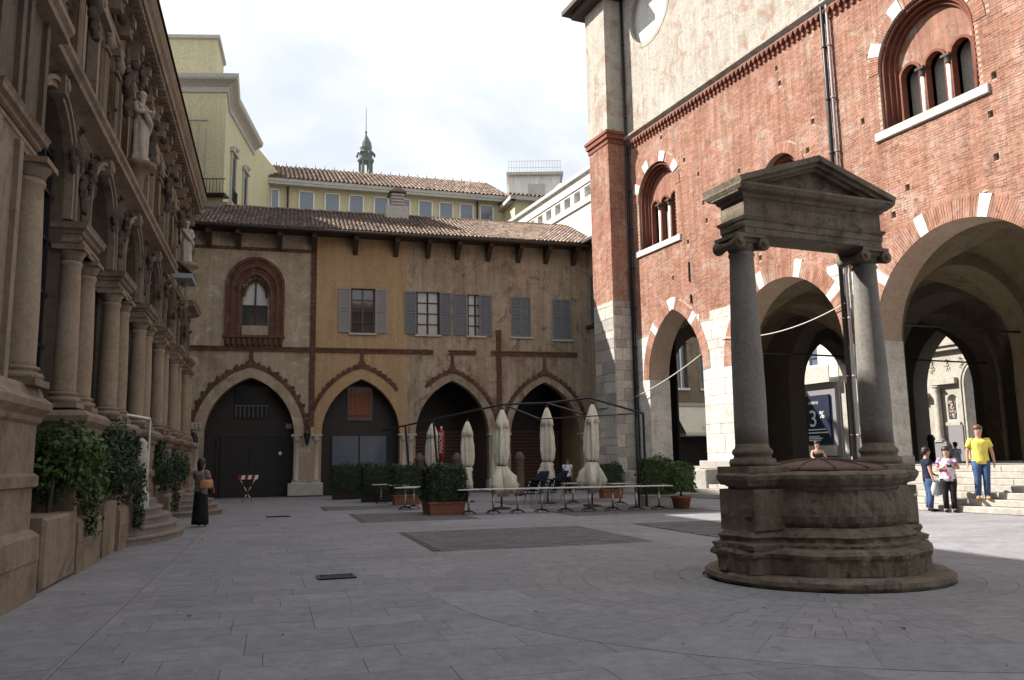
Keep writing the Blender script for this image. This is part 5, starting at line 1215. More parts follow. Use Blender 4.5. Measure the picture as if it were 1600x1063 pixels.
    if legs:
        t = MB(); t.ell(J['pel']-Vector((0, 0, .02*h)), (.098*h*fat, .072*h*fat, .06*h), seg=14, rg=8)
        for s in 'rl':
            a, b_, c_ = J['hi'+s], J['kn'+s], J['an'+s]; t.tube([a+(a-b_)*.06, a.lerp(b_, .35), b_+(a-b_)*.06, b_.lerp(c_, .4), b_.lerp(c_, .96)], [.064*h*fat, .06*h*fat, .046*h, .043*h, .038*h], 12)
        t.build('trousers', MT[legs], root)
        for s in 'rl':
            t = MB(); d = J['to'+s]-J['an'+s]; c = J['an'+s].lerp(J['to'+s], .55); c.z -= .006*h; ang = atan2(d.x, -d.y)
            t.ell(c, (.03*h, .075*h, .024*h), seg=10, rg=6, R=Matrix.Rotation(ang, 3, 'Z')); t.build('shoe', MT[shoes], root)
    if skirt:
        t = MB(); zb = .035*h; zp = .58*h; t.lathe([(.13*h, zb), (.125*h, zb+.1*h), (.115*h, .3*h), (.105*h, .45*h), (.085*h, zp)], (0, 0, 0), 20, sy=.8, wob=lambda a, z: 1+.07*sin(7*a)*(1-z/h*1.6)); t.build('long_skirt', MT['blackcloth'], root)
    if robe:
        pass
    if topmat:
        t = MB(); ring_torso(t)
        for s in 'rl':
            if sleeves > 0:
                a, b_, c_ = J['sh'+s], J['el'+s], J['wr'+s]; i0 = a.lerp(J['nb'], .35)
                if sleeves < 1: t.tube([i0, a, a.lerp(b_, sleeves*.55), a.lerp(b_, sleeves)], [.032*h, .044*h, .044*h, .044*h], 12)
                else: t.tube([i0, a, a.lerp(b_, .5), b_, b_.lerp(c_, .85)], [.032*h, .044*h, .042*h, .036*h, .03*h], 12)
        t.build('shirt', MT[topmat], root)
    return root
def on_step(px, py, n, rz): pass
def place(x, y, z, face_az): return Matrix.Translation((x, y, z)) @ Matrix.Rotation(pi-radians(face_az), 4, 'Z')   # face_az: compass the figure looks to (0 = away, 180 = towards the viewer)
arms_cam = dict(elr=(.16, -.02, .66), wrr=(.07, -.11, .70), har=(.04, -.14, .72), ell=(-.15, .0, .65), wrl=(-.07, -.1, .68), hal=(-.03, -.13, .71))
walkA = dict(knr=(.055, -.06, .29), anr=(.06, -.05, .05), tor=(.065, -.14, .018), knl=(-.05, .0, .28), anl=(-.05, .07, .06), tol=(-.055, -.02, .018))
P1 = atp = lambda px, py: None
x1, y1 = 11.23, 22.9
person('person', 'woman in navy top and jeans with a pale bag at the stair foot', place(11.2, 22.85, 0, 100), 1.72, dict(elr=(.11, -.05, .64), wrr=(.08, -.13, .56), har=(.07, -.16, .55), ell=(-.13, .0, .63), wrl=(-.15, -.03, .5), hal=(-.15, -.04, .46)), topmat='navy', sleeves=.45, legs='denim', longhair=False)
person('person', 'woman in pink floral top and black trousers with sunglasses, raising a camera', place(11.52, 22.42, 0, 205), 1.72, arms_cam, topmat='floral', sleeves=.4, legs='blackcloth', longhair=True, fat=1.12)
person('person', 'man in yellow t-shirt and blue jeans descending the stairs', place(12.22, 22.05, .337, 200), 1.93, dict(knr=(.05, -.03, .285), anr=(.045, .0, .05), tor=(.05, -.085, .018), knl=(-.055, -.03, .28), anl=(-.06, .02, .05), tol=(-.075, -.06, .018), elr=(.15, .02, .64), wrr=(.16, -.01, .5), har=(.16, -.02, .455), ell=(-.15, .02, .64), wrl=(-.16, -.01, .5), hal=(-.16, -.02, .455)), hair='hair_br', topmat='yellowcloth', sleeves=.6, legs='denim', fat=1.02, shoes='tan')
sit = dict(hem=(0, 0, .03), pel=(0, 0, .06), spi=(0, -.0, .15), che=(0, -.0, .26), nb=(0, .0, .345), nk=(0, -.0, .385), h0=(0, -.012, .427), h1=(0, -.008, .475), h2=(0, 0, .51), shr=(.1, .0, .33), elr=(.17, .04, .2), wrr=(.2, .06, .06), har=(.21, .06, .015), shl=(-.1, .0, .33), ell=(-.13, -.06, .2), wrl=(-.06, -.17, .14), hal=(-.03, -.2, .13),
           hir=(.05, -.01, .06), knr=(.06, -.24, .14), anr=(.06, -.27, -.06), tor=(.06, -.35, -.085), hil=(-.05, -.01, .06), knl=(-.07, -.24, .13), anl=(-.07, -.28, -.06), tol=(-.07, -.36, -.085))
pr_ = Rw(23.35, 22.05, ZL)
person('person', 'young woman in black camisole and white shorts seated on the landing', place(pr_.x, pr_.y, ZL, 190), 1.66, {k: ((-v[0], v[1], v[2]) if k != 'fwd' else v) for k, v in {**{k.replace('r', 'Q') if k.endswith('r') else k: v for k, v in sit.items()}}.items() if not k.endswith('Q')} | {k: sit[k] for k in ('shr', 'elr', 'wrr', 'har', 'hir', 'knr', 'anr', 'tor')} | {k: sit[k] for k in ('shl', 'ell', 'wrl', 'hal', 'hil', 'knl', 'anl', 'tol')}, topmat='blackcloth', top='tank', sleeves=0, legs='white', longhair=True)
pp = Rw(26.5, 33, ZL)
person('person', 'person in a blue and white striped top sitting far inside the arcade', place(pp.x, pp.y, ZL, 10), 1.65, sit, topmat='stripe', sleeves=.7, legs='navy', fat=1.2)
person('person', 'woman in grey blouse and long black skirt with a tan shoulder bag', place(-7.98, 21.5, 0, 20), 1.7, dict(elr=(.13, -.05, .65), wrr=(.06, -.13, .6), har=(.02, -.15, .62), ell=(-.13, -.04, .64), wrl=(-.08, -.12, .58), hal=(-.05, -.15, .58)), skinm='skin_dk', topmat='greycloth', sleeves=.55, legs=None, skirt=True, longhair=True)
q = ML @ Vector((28.9, -1.0, .66))
person('person', 'child in a pink print shirt sitting on the far curved steps', place(q.x, q.y, .66, 150), 1.25, sit, skinm='skin_dk', topmat='pinkshirt', sleeves=.6, legs='blackcloth', longhair=True)
person('person', 'person in a blue and white print shirt before the last pointed arch', place(2.5, 39.5, 0.0, 180), 1.62, {}, skinm='skin_dk', topmat='stripe', sleeves=.5, legs='blackcloth')
# shoulder bag, plastic bag, sunglasses, camera
b = thing('shoulder_bag', 'tan leather shoulder bag hanging at the side of the woman in the long skirt', 'bag', at(-7.80, 21.33, .95, radians(20), .85))
t = MB(); t.lathe([(.0, 0), (.16, .01), (.19, .06), (.165, .2), (.13, .26), (.0, .27)], (0, 0, 0), 14, sy=.35, smooth=True, wob=lambda a, z: 1+.08*sin(4*a+z*9)); t.build('pouch', MT['tan'], b)
t = MB(); t.tube([(-.12, 0, .27), (-.1, 0, .45), (0, 0, .56), (.1, 0, .45), (.12, 0, .27)], .014, 6); t.build('strap', MT['tan'], b)
b = thing('plastic_bag', 'pale plastic shopping bag held by the woman in the navy top', 'bag', at(11.3, 22.62, .42, .3)); t = MB(); t.lathe([(.0, 0), (.15, .03), (.17, .2), (.12, .36), (.05, .42)], (0, 0, 0), 12, sy=.5, wob=lambda a, z: 1+.1*sin(5*a+z*9)); t.build('sack', MT['bag'], b)
t = MB(); t.tube([(-.06, 0, .4), (0, 0, .5), (.06, 0, .4)], .008, 5); t.build('handle', MT['bag'], b)
b = thing('camera', 'small black camera held up by the woman in the floral top', 'camera', place(11.46, 22.19, 1.22, 205)); t = MB(); t.bbox(-.06, .06, -.03, .02, -.04, .04, .008); t.build('body', MT['black'], b); t = MB(); t.lathe([(.028, 0), (.028, .04)], (0, 0, 0), 12, T=Matrix.Translation((0, -.03, 0)) @ Matrix.Rotation(pi/2, 4, 'X')); t.build('lens', MT['black'], b)
# palace statues
def statue(label, M, h, pose, seed):
    r = person('statue', label, M, h, pose, skinm='statue', hair='statue', topmat='statue', sleeves=1.0, legs=None, cat='statue')
    for o in r.children_recursive:
        if o.name.split('.')[0] in ('eye', 'mouth'): o.data.materials[0] = MT['statue']
        if o.name.split('.')[0] == 'shirt': o.name = 'tunic'
    t = MB(); t.lathe([(.15*h, .0), (.15*h, .04*h), (.12*h, .12*h), (.115*h, .3*h), (.12*h, .45*h), (.1*h, .58*h), (.08*h, .62*h)], (0, 0, 0), 28, sy=.8, wob=lambda a, z: 1+.1*sin(6*a+z*2+seed)+.05*sin(13*a-z*5)); t.build('drapery', MT['statue'], r)
    t = MB(); t.tube([(-.11*h, -.02*h, .8*h), (-.05*h, -.09*h, .68*h), (.05*h, -.1*h, .56*h), (.13*h, -.02*h, .5*h), (.14*h, .0, .38*h)], [.03*h, .045*h, .05*h, .045*h, .02*h], 8); t.build('mantle_fold', MT['statue'], r)
    return r
st_pose = dict(elr=(.17, -.02, .7), wrr=(.09, -.12, .78), har=(.05, -.13, .81), ell=(-.15, -.03, .67), wrl=(-.05, -.13, .7), hal=(.0, -.15, .71))
p = ML @ Vector((NX, -.02, 8.2)); statue('white marble statue with raised arms standing in the niche of the dark palace', place(p.x, p.y, 8.2, 100), 1.7, st_pose, 1)
p = ML @ Vector((27.7, -.22, 7.9)); statue('white robed statue standing above the lead covering at the palace corner', place(p.x, p.y, 7.9, 140), 1.4, dict(elr=(.14, -.02, .64), wrr=(.07, -.12, .6), har=(.03, -.13, .6)), 2)
# ================================================================== PLANTS
def leaves(mb, sample, n, s=.05, rr=random):
    for _ in range(n):
        c, nrm = sample(); d = Vector((rr.gauss(0, 1), rr.gauss(0, 1), rr.gauss(0, 1)))*.7+Vector(nrm)*1.2; d.normalize(); a = d.orthogonal().normalized(); a = Matrix.Rotation(rr.uniform(0, 6.28), 3, d) @ a; b_ = d.cross(a); q = s*rr.uniform(.45, 1.6); c = Vector(c)
        mb.add([c-a*q, c-b_*q*.5+d*q*.1, c+a*q, c+b_*q*.5+d*q*.1], [(0, 1, 2, 3)])
def box_hedge(t, x0, x1, y0, y1, z0, z1, n, s=.035, rnd=.12, seed=1):
    rr = random.Random(seed)
    def smp():
        f = rr.random(); x, y, z = rr.uniform(x0, x1), rr.uniform(y0, y1), rr.uniform(z0, z1); A1, A2, A3 = (x1-x0)*(y1-y0), (x1-x0)*(z1-z0)*2, (y1-y0)*(z1-z0)*2; f *= A1+A2+A3
        dp = abs(rr.gauss(0, .04))-(.09*rr.random() if rr.random() < .06 else 0); bm = .06*sin(x*7+seed)+.06*sin(y*8+z*6+seed)+.05*sin(z*13+x*5)
        if f < A1: z = z1-dp+bm; nr = (0, 0, 1)
        elif f < A1+A2: s_ = rr.choice((0, 1)); y = (y0+dp-bm) if s_ else (y1-dp+bm); nr = (0, -1 if s_ else 1, 0)
        else: s_ = rr.choice((0, 1)); x = (x0+dp-bm) if s_ else (x1-dp+bm); nr = (-1 if s_ else 1, 0, 0)
        # round the corners
        cx, cy, cz = (x0+x1)/2, (y0+y1)/2, (z0+z1)/2; v = Vector(((x-cx)/(x1-cx), (y-cy)/(y1-cy), max(0, (z-cz)/(z1-cz)))); l = v.length; k = 1-max(0, l-1.15)*.28
        return (cx+(x-cx)*k, cy+(y-cy)*k, cz+(z-cz)*(k if z > cz else 1)), nr
    leaves(t, smp, n, s, rr)
def hedge(label, M, w_, d_, zt, pot='box', leaf='leaf_d', n=2600, potc='terrapot', ph=.38, group='box hedges around the cafe tables', seed=1):
    h = thing('hedge_planter', label, 'planter', M, group)
    if pot == 'box':
        t = MB(); t.add([(sx*(w_/2-.06)*k, sy*(d_/2-.06)*k, z) for k, z in ((.92, 0), (1, ph)) for sx, sy in ((-1, -1), (1, -1), (1, 1), (-1, 1))], [(0, 1, 5, 4), (1, 2, 6, 5), (2, 3, 7, 6), (3, 0, 4, 7), (4, 5, 6, 7)]); k = w_/2-.03; q = d_/2-.03
        t.box(-k, k, -q, q, ph-.06, ph); t.build('trough', MT[potc], h)
    else:
        t = MB(); t.lathe([(.2, 0), (.24, .02), (.3, ph-.08), (.33, ph-.07), (.33, ph), (.28, ph), (.26, ph-.04), (0, ph-.05)], (0, 0, 0), 20); t.build('pot', MT[potc], h)
        t = MB(); t.tube([(0, 0, ph-.06), (.01, 0, .8)], .035, 6); t.build('stem', MT['wood'], h)
    z0 = ph+.0 if pot == 'box' else ph+.12
    t = MB(); box_hedge(t, -w_/2, w_/2, -d_/2, d_/2, z0, zt, n, .036, seed=seed); k = .8; t.box(-w_/2*k, w_/2*k, -d_/2*k, d_/2*k, z0+.02, zt-.12); tag(t.build('foliage', MT[leaf], h), kind='stuff'); return h
def wp(px, d): return (px-800)/1300*d
hedge('large dark clipped hedge in a terracotta trough nearest the paved edge', at(wp(690, 25.2), 25.3, 0, radians(18)), 1.2, 1.3, 1.42, n=5000, seed=2)
hedge('dark hedge at the far left of the cafe, beside the second pointed arch', at(wp(545, 37), 37, 0, radians(15)), 1.6, .8, 1.5, seed=3, potc='darkbrown')
hedge('dark hedge second from the left, before the second arch', at(wp(590, 34), 34, 0, radians(15)), 1.5, .9, 1.5, seed=4, potc='darkbrown')
hedge('dark hedge behind the short pair of tables left of the big hedge', at(wp(633, 31.5), 31.5, 0, radians(15)), 1.1, .9, 1.45, seed=5)
hedge('dark hedge at the foot of the shaded brick pier', at(wp(948, 34), 34, 0, .2), .95, .8, 1.35, seed=6)
hedge('bright clipped hedge in a pale trough beside the black post', at(wp(1018, 28), 28, 0, .1), 1.15, .8, 1.55, leaf='leaf', n=4200, seed=7, potc='step')
hedge('leafy round bush in a terracotta pot at the right end of the cafe tables', at(wp(1056, 26.2), 26.2, 0, .3), .75, .7, 1.35, leaf='leaf', pot='round', n=2600, seed=8)
# climbing plants along the palace foot
def bush(label, M, dims, n, leaf, trail=None, seed=1, s=.045):
    h = thing('climbing_bush', label, 'bush', M); rr = random.Random(seed); cl = []
    for i in range(16): cl.append((Vector((rr.uniform(-.5, .5)*dims[0], rr.uniform(-.5, .5)*dims[1], rr.uniform(.25, .85)*dims[2])), rr.uniform(.28, .48)))
    def smp():
        c, r = rr.choice(cl); v = Vector((rr.gauss(0, 1), rr.gauss(0, 1), rr.gauss(0, 1))).normalized(); return c+v*r*(rr.uniform(.1, 1)**.4)*1.08, v
    t = MB(); leaves(t, smp, int(n*1.9), s, rr)
    for (tx, ty, zt, zb, wd) in trail or []:
        def sm2():
            f = rr.random(); z = zt+(zb-zt)*f; return (tx+rr.gauss(0, wd*(1-.6*f)), ty+rr.gauss(0, .06), z), (0, -1, .3)
        leaves(t, sm2, int(420*(zt-zb)), s*.85, rr)
    tag(t.build('foliage', MT[leaf], h), kind='stuff')
    t = MB()
    for i in range(5): x = rr.uniform(-.4, .4)*dims[0]; t.tube([(x, 0, -.5), (x+rr.uniform(-.1, .1), rr.uniform(-.1, .1), .3), (x+rr.uniform(-.3, .3), 0, dims[2]*.6)], [.03, .025, .012], 5)
    t.build('branches', MT['wood'], h); return h
bush('dense green climbing bush over the low wall beside the first pedestal, with a trailing strand', ML @ Matrix.Translation((13.9, -.05, 1.0)), (2.2, .4, .95), 5200, 'leaf', [(.1, -.42, .5, -.5, .08), (-.6, -.42, .5, .0, .06)], 3)
bush('large dark bush above the stone block and grey pot', ML @ Matrix.Translation((17.0, -.1, 1.05)), (2.4, .5, 1.05), 5600, 'leaf_d', [(1.1, -.45, .5, -.75, .16), (1.5, -.35, .4, -.8, .12)], 5)
bush('dark rounded bush beyond the white handrail', ML @ Matrix.Translation((23.4, -.1, .95)), (3.0, .5, 1.15), 5600, 'leaf_d', [(.6, -.5, .4, -.6, .18)], 8)
bush('farther dark bush behind the woman in the long skirt', ML @ Matrix.Translation((26.4, -.05, .95)), (2.0, .5, 1.0), 3600, 'leaf_d', None, 9)
blk = thing('stone_planter_block', 'big chamfered brown stone block standing before the curved steps', 'stone block', ML @ Matrix.Translation((16.55, -.15, 0)))
t = MB(); t.prism([(-.85, 0), (.8, 0), (.85, .95), (-.85, .95)], -.2, .4); v = [(-.85, -.2), (.25, -.2), (.8, .2), (.8, .5), (-.85, .5)]; t = MB(); n = len(v)
t.add([(x*k, y*k, z) for k, z in ((.96, 0), (1, .12), (1, .88), (.97, .93)) for x, y in v], [(j*n+i, j*n+(i+1) % n, (j+1)*n+(i+1) % n, (j+1)*n+i) for j in range(3) for i in range(n)]+[tuple(3*n+i for i in range(n))]); t.build('block', MT['lstone'], blk)
pt = thing('stone_pot', 'plain grey stone pot standing on the big chamfered block', 'pot', ML @ Matrix.Translation((16.3, .0, .93)))
t = MB(); t.lathe([(.13, 0), (.17, .03), (.22, .28), (.24, .29), (.24, .33), (.2, .33), (.18, .28), (0, .27)], (0, 0, 0), 20); t.build('bowl', MT['palegrey'], pt)
tr = thing('stone_trough_wall', 'low brown stone wall carrying the bushes along the palace', 'low wall', ML)
for a, b in ((13.8, 15.6), (17.5, 18.6), (22.4, 26.4)):
    t = MB(); t.bbox(a, b, -.3, .24, 0, .98, .03); t.build('wall', MT['lstone_d'], tr)
    t = MB(); t.bbox(a-.03, b+.03, -.35, .24, .98, 1.06, .02); t.build('coping', MT['lstone'], tr)
nw = thing('newel_with_handrail', 'pale carved newel post with a bent white handrail at the nearest stair', 'handrail', ML @ Matrix.Translation((18.9, -.35, 0)))
t = MB(); t.lathe([(.2, 0), (.2, .95), (.15, 1.0), (.12, 1.15), (.17, 1.5), (.16, 1.8), (.1, 1.95), (.13, 2.02), (.06, 2.1), (0, 2.14)], (.55, 0, 0), 14); t.build('newel', MT['palegrey'], nw)
t = MB(); t.tube([(.9, -.1, 1.0), (.9, -.1, 2.5), (.85, -.1, 2.56), (-.4, .3, 2.6)], .025, 7); t.build('handrail', MT['white'], nw)
# ================================================================== CAFE
def make_table():
    t0 = thing('cafe_table', 'x', 'table', None, 'pale square cafe tables set in rows')
    t = MB(); t.bbox(-.345, .345, -.345, .345, .70, .725, .004); t.box(-.34, .34, .3, .345, .7, .724); t.build('table_top', MT['tabletop'], t0)
    t = MB(); t.lathe([(.033, .05), (.033, .70)], (0, 0, 0), 10); t.build('leg', MT['steel'], t0)
    f = MB()
    for a in range(4): q = pi/4+a*pi/2; f.tube([(0, 0, .1), (.14*cos(q), .14*sin(q), .085), (.27*cos(q), .27*sin(q), .02)], [.024, .018, .016], 6)
    f.build('foot', MT['black'], t0); return t0
tb = make_table(); first = True
def table(x, y, rz, label):
    global first
    o = tb if first else copy_tree(tb); first = False; o.location = (x, y, 0); o.rotation_euler = (0, 0, rz); o['label'] = label
names = ['leftmost table of the long front row, beside the big hedge', 'second table of the front row from the big hedge', 'third table of the front row, below the largest cream umbrella', 'fourth table of the front row from the big hedge', 'middle table of the front row, before the stacked chairs', 'sixth table of the front row from the big hedge', 'seventh table of the front row, below the right-hand umbrella', 'eighth table of the front row from the big hedge', 'rightmost table of the front row, beside the terracotta pot']
for i in range(9):
    f = i/8; table(-1.35+5.75*f, 24.9+.9*f, radians(9), names[i])
for i, (px, d, l) in enumerate(((1038, 28.0, 'right-hand table of the back row, against the bright hedge'), (1002, 28.3, 'second table from the right in the back row'), (962, 28.8, 'third table from the right in the back row'), (890, 30.0, 'left-hand table of the back row, behind the middle umbrella'), (595, 32.6, 'lone table far left, beside the dark hedge troughs'), (622, 31.4, 'table far left, just before the lone one'), (645, 28.6, 'table tucked against the left side of the big hedge'), (632, 27.9, 'table at the front of the left pair by the big hedge'))): table(wp(px, d), d, radians(12), l)
def umbrella(label, x, y, h, seed, spread=.42, col='canvas'):
    rr = random.Random(seed); u = thing('folded_umbrella', label, 'umbrella', at(x, y, 0, rr.uniform(0, 3)) @ Matrix.Rotation(radians(rr.uniform(.8, 2.2)), 4, 'X'), 'folded cream cafe umbrellas')
    t = MB(); t.lathe([(.03, .05), (.03, h-.05)], (0, 0, 0), 8); t.lathe([(.3, 0), (.3, .05), (.04, .08)], (0, 0, 0), 16); t.lathe([(.05, h-.06), (.06, h-.02), (.0, h+.06)], (0, 0, 0), 8); t.build('pole', MT['wood'], u)
    tie = h*.43; ph = [rr.uniform(0, 6) for _ in range(4)]
    def wb(a, z): return 1+.17*sin(8*a+ph[0]+.5*sin(z*3+ph[1]))+.13*sin(3*a+ph[1]+z*2.2)+.07*sin(13*a+ph[2]+z*3)+.05*sin(z*7+ph[3])
    t = MB(); t.lathe([(.16, tie), (.20, tie+.12), (.235, h*.55), (.225, h*.68), (.19, h*.8), (.15, h*.88)], (0, 0, 0), 64, wob=wb); t.build('canopy', MT[col], u)
    t = MB(); t.lathe([(.24, h*.80), (.2, h*.86), (.12, h*.94), (.03, h-.02)], (0, 0, 0), 48, wob=lambda a, z: 1+.14*sin(4*a+ph[3])*(1 if z < h*.9 else .3)); t.build('top_flap', MT[col], u)
    t = MB(); t.lathe([(.15, tie-.03), (.165, tie), (.15, tie+.03)], (0, 0, 0), 24); t.build('tie_strap', MT['wood'], u)
    def ws_(a, z): k = (tie-z)/tie; return max(.15, 1+.55*min(1, 2.2*k)*sin(3*a+ph[1])*(1 if k > .1 else .5)+.30*k*sin(5*a+ph[2]+z*5)+.16*sin(11*a+z*9)+.08*sin(19*a+z*14))
    zb = h*.12; t = MB(); t.lathe([(.13, tie), (.20, tie-.1), (.28*spread/.42, tie-.35), (.32*spread/.42, tie-.62), (.27*spread/.42, tie-.9), (.2, zb+.2), (.1, zb)], (0, 0, 0), 64, wob=ws_); t.build('loose_skirt', MT[col], u); return u
umbrella('small folded cream umbrella farthest left, behind the big hedge', wp(673, 35), 35, 3.2, 1, .3)
umbrella('folded cream umbrella between the big hedge and the stone column', wp(727, 32.5), 32.5, 3.15, 2, .3)
umbrella('largest folded cream umbrella with baggy loose cloth, third from the left', wp(780, 27.3), 27.3, 3.25, 3, .5)
umbrella('folded cream umbrella second from the right, behind the stacked chairs', wp(851, 30.5), 30.5, 3.5, 4, .38)
umbrella('bright folded cream umbrella farthest right, closest to the brick pier', wp(919, 28.2), 28.2, 3.45, 5, .46)
rb = thing('red_umbrella', 'furled red advertising umbrella with white vertical letters behind the big hedge', 'umbrella', at(wp(688, 34), 34, 0, 0))
t = MB(); t.lathe([(.04, 1.55), (.1, 1.8), (.125, 2.6), (.12, 2.75), (.03, 2.9)], (0, 0, 0), 20, wob=lambda a, z: 1+.1*sin(6*a)); t.build('canopy', MT['red'], rb); t = MB(); t.lathe([(.03, 0), (.03, 2.98)], (0, 0, 0), 8); t.lathe([(.05, 1.2), (.05, 1.5)], (0, 0, 0), 8); t.build('pole', MT['white'], rb)
text('MARONE', .2, rb, MT['white'], Matrix.Translation((.06, -.15, 1.9)) @ FX @ Matrix.Rotation(pi/2, 4, 'Z'), align='LEFT')
# stacked chairs
def make_chair():
    c = thing('stacking_chair', 'x', 'chair', None, 'dark woven chairs leaning in a stack'); t = MB(); t.bbox(-.22, .22, -.22, .22, .43, .46, .008); t.box(-.22, .22, .19, .22, .43, .46); t.build('seat', MT['navy'], c)
    t = MB(); t.add([(-.21, .2, .5), (.21, .2, .5), (.2, .28, .86), (-.2, .28, .86), (-.21, .225, .5), (.21, .225, .5), (.2, .305, .86), (-.2, .305, .86)], [(0, 1, 2, 3), (5, 4, 7, 6), (3, 2, 6, 7), (0, 3, 7, 4), (1, 5, 6, 2)]); t.build('backrest', MT['navy'], c)
    for sx in (-1, 1):
        for y0, y1 in ((-.2, -.24), (.2, .26)): t = MB(); t.tube([(sx*.2, y0, .44), (sx*.23, y1, 0)], .012, 6); t.build('leg', MT['steel'], c)
    return c
ch = make_chair()
for s, (bx, by, rz, lab) in enumerate(((wp(826, 28.2), 28.2, radians(-35), ('lowest', 'second', 'third', 'fourth', 'topmost')), (wp(848, 29.0), 29.0, radians(-60), ('lowest', 'second', 'third', 'fourth', 'topmost')))):
    for k in range(5):
        o = ch if s == 0 and k == 0 else copy_tree(ch); a = radians(6*k)
        o.matrix_world = Matrix.Translation((bx, by, .0)) @ Matrix.Rotation(rz, 4, 'Z') @ Matrix.Translation((0, .05+.075*k, .10*k)) @ Matrix.Rotation(-a*.55, 4, 'X')
        o['label'] = '%s chair of the %s leaning stack behind the front tables' % (lab[k], ('left', 'right')[s])
# black steel awning frame
fm = thing('pergola', 'black steel awning frame with sloping beams over the cafe umbrellas', 'frame')
def W3(px, py, d):
    k = fw*1+r2*((px-800)/1300)-u2*((py-531.5)/1300); k = k*(d/k.y); return cR+k
def beam(a, b, r=.036, name='beam'): t = MB(); t.tube([W3(*a), W3(*b)], r, 6, smooth=False); t.build(name, MT['black'], fm)
beam((597, 673, 37), (786, 632, 29.5)); beam((786, 632, 29.5), (843, 655, 27.4)); beam((786, 632, 29.5), (855, 630, 29.2)); beam((855, 630, 29.2), (921, 622, 28.8)); beam((855, 630, 29.2), (911, 647, 27.2)); beam((921, 622, 28.8), (1005, 646, 27.6)); beam((843, 655, 27.4), (1005, 646, 27.6), .02)
a = W3(1005, 646, 27.6)
for top, name in ((a, 'post'),): t = MB(); t.tube([top, (top.x, top.y, 0)], .045, 8, smooth=False); t.tube([(top.x-.25, top.y, 0), (top.x-.22, top.y, top.z-.1)], .035, 8); t.build(name, MT['black'], fm)
for px, py, d in ((633, 664, 34.5), (677, 654, 33)):
    p = W3(px, py, d); t = MB(); t.tube([p, (p.x+.28, p.y, 0)], .045, 8, smooth=False); t.build('post', MT['black'], fm)
# bollards, barrier, drains, plates, ropes
for i, (px, d, l) in enumerate(((654, 38, 'grey stone bollard left of the farthest umbrella'), (712, 38, 'grey stone bollard between the two left umbrellas'), (809, 38, 'grey stone bollard before the last pointed arch'))):
    b = thing('stone_bollard', l, 'bollard', at(wp(px, d), d), 'stone bollards before the portico'); t = MB(); t.lathe([(.24, 0), (.24, .2), (.2, .25), (.19, 1.6), (.22, 1.64), (.22, 1.7), (.17, 1.85), (.06, 1.95), (0, 1.96)], (0, 0, 0), 14); t.build('post', MT['lstone_d'], b)
b = thing('steel_bollard', 'dark round bollard inside the arcade behind the sightseers', 'bollard', Matrix.Translation(Rw(29.0, 34.5, ZL))); t = MB(); t.lathe([(.16, 0), (.15, 1.0), (.19, 1.05), (.19, 1.15), (.1, 1.3), (0, 1.32)], (0, 0, 0), 14); t.build('post', MT['darkbrown'], b)
br = thing('folding_barrier', 'red and white striped folding barrier standing before the dark doorway', 'barrier', at(wp(389, 35.6), 35.6, 0, radians(14)))
for i in range(6): t = MB(); t.add([(-.4+.133*i, -.02, .94), (-.4+.133*(i+1), -.02, .94), (-.36+.133*(i+1), -.02, 1.12), (-.36+.133*i, -.02, 1.12)], [(0, 1, 2, 3)]); [t.add([(-.4+.133*i, .02, .94), (-.4+.133*(i+1), .02, .94), (-.36+.133*(i+1), .02, 1.12), (-.36+.133*i, .02, 1.12)], [(3, 2, 1, 0)])]; t.build('board_stripe', MT['red' if i % 2 == 0 else 'white'], br)
for s in (-1, 1):
    for k in range(6):
        f0, f1 = k/6, (k+1)/6; t = MB(); t.tube([(s*(-.3+.5*f0), s*.02, .94*(1-f0)), (s*(-.3+.5*f1), s*.02, .94*(1-f1))], .018, 6); t.build('leg', MT['red' if k % 2 else 'white'], br)
def grate(label, P, w_, d_, rz):
    g_ = thing('drain_grate', label, 'drain', at(P[0], P[1], .004, rz), 'iron drain covers in the paving'); t = MB()
    for a, b, c, d in ((-w_/2, w_/2, -d_/2, -d_/2+.04), (-w_/2, w_/2, d_/2-.04, d_/2), (-w_/2, -w_/2+.04, -d_/2+.04, d_/2-.04), (w_/2-.04, w_/2, -d_/2+.04, d_/2-.04)): t.box(a, b, c, d, 0, .014)
    t.build('rim', MT['black'], g_)
    n = 9
    for i in range(n): x = -w_/2+.06+(w_-.12)*(i+.25)/n; t = MB(); t.box(x, x+(w_-.12)/n*.5, -d_/2+.04, d_/2-.04, -.004, .012); t.build('bar', MT['black'], g_)
    t = MB(); t.box(-w_/2+.04, w_/2-.04, -d_/2+.04, d_/2-.04, -.002, .001, skip='b'); t.build('pit', MT['dark'], g_)
grate('dark slotted iron drain in the foreground paving', (-2.42, 11.55), .5, .42, radians(18)); grate('small far drain cover before the dark doorway', (-7.0, 25.1), .7, .42, radians(16))
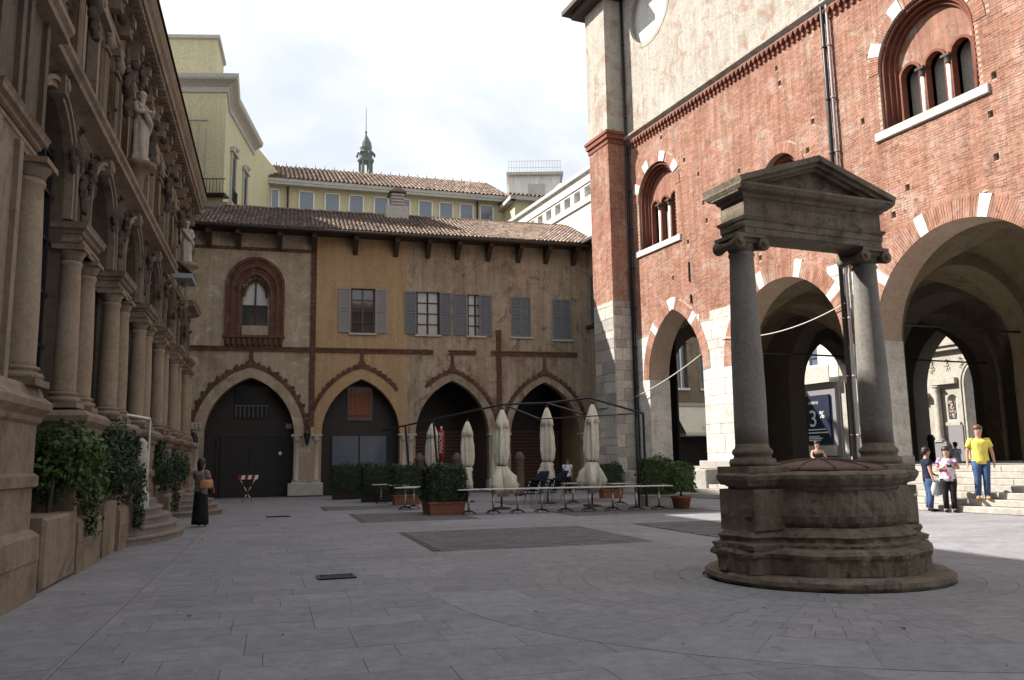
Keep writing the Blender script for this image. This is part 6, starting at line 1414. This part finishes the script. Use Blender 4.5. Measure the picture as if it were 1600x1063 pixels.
lt = thing('litter', 'small white paper scrap on the paving near the woman in the long skirt', 'litter', at(wp(325, 17.8), 17.8, .006, .4)); t = MB(); t.box(-.05, .05, -.03, .03, 0, .012, j=.008); t.build('paper', MT['white'], lt)
sg = thing('street_name_plate', 'small pale name plate on the shaded brick pier', 'sign', Matrix.Translation((0, 0, 0)) @ MR @ Matrix.Translation((1.35, -1.17, 4.1))); t = MB(); t.bbox(-.5, .5, -.02, .02, 0, .35, .005); t.build('plate', MT['palegrey'], sg)
ov = thing('oval_sign', 'dark oval sign on a thin post at the left corner of the gothic house', 'sign', MP @ Matrix.Translation((-5.3, -.75, 0))); t = MB(); t.ell((0, 0, 2.75), (.2, .06, .4)); t.build('panel', MT['black'], ov); t = MB(); t.lathe([(.035, 0), (.035, 2.4)], (0, 0, 0), 8); t.build('post', MT['steel'], ov)
def rope(label, a, b, sag, n=18, r=.02):
    o = thing('hanging_cable', label, 'cable'); P = [Vector(a).lerp(Vector(b), i/n)-Vector((0, 0, sag*4*(i/n)*(1-i/n))) for i in range(n+1)]; t = MB(); t.tube(P, r, 6); t.build('strand', MT['rope'], o)
rope('pale cable slung across the narrow pointed arch', Rw(34.9, 21.7, 4.55), Rw(29.75, 21.9, 6.0), .12, r=.022); rope('pale cable sagging across the middle round arch', Rw(28.4, 21.85, 6.6), Rw(21.35, 21.85, 6.75), .42, r=.018)

rr = random.Random(12); t = MB()
for i in range(170):
    u_ = 5+30*rr.random()**1.3; n_ = rr.uniform(-2.6, 14); r_ = rr.uniform(.006, .022); k = rr.uniform(.5, 1.6); a_ = rr.uniform(0, 3); p = Lw(u_, n_)
    t.add([(p.x+r_*k*cos(q)*cos(a_)-r_*sin(q)*sin(a_), p.y+r_*k*cos(q)*sin(a_)+r_*sin(q)*cos(a_), .003+.004*(j % 2)) for j, q in enumerate([2*pi*j/7 for j in range(7)])], [tuple(range(7))])
tag(t.build('debris_flecks', MT['darkbrown']), 'small dark flecks of gum and dead leaves scattered over the paving', 'debris', kind='stuff')
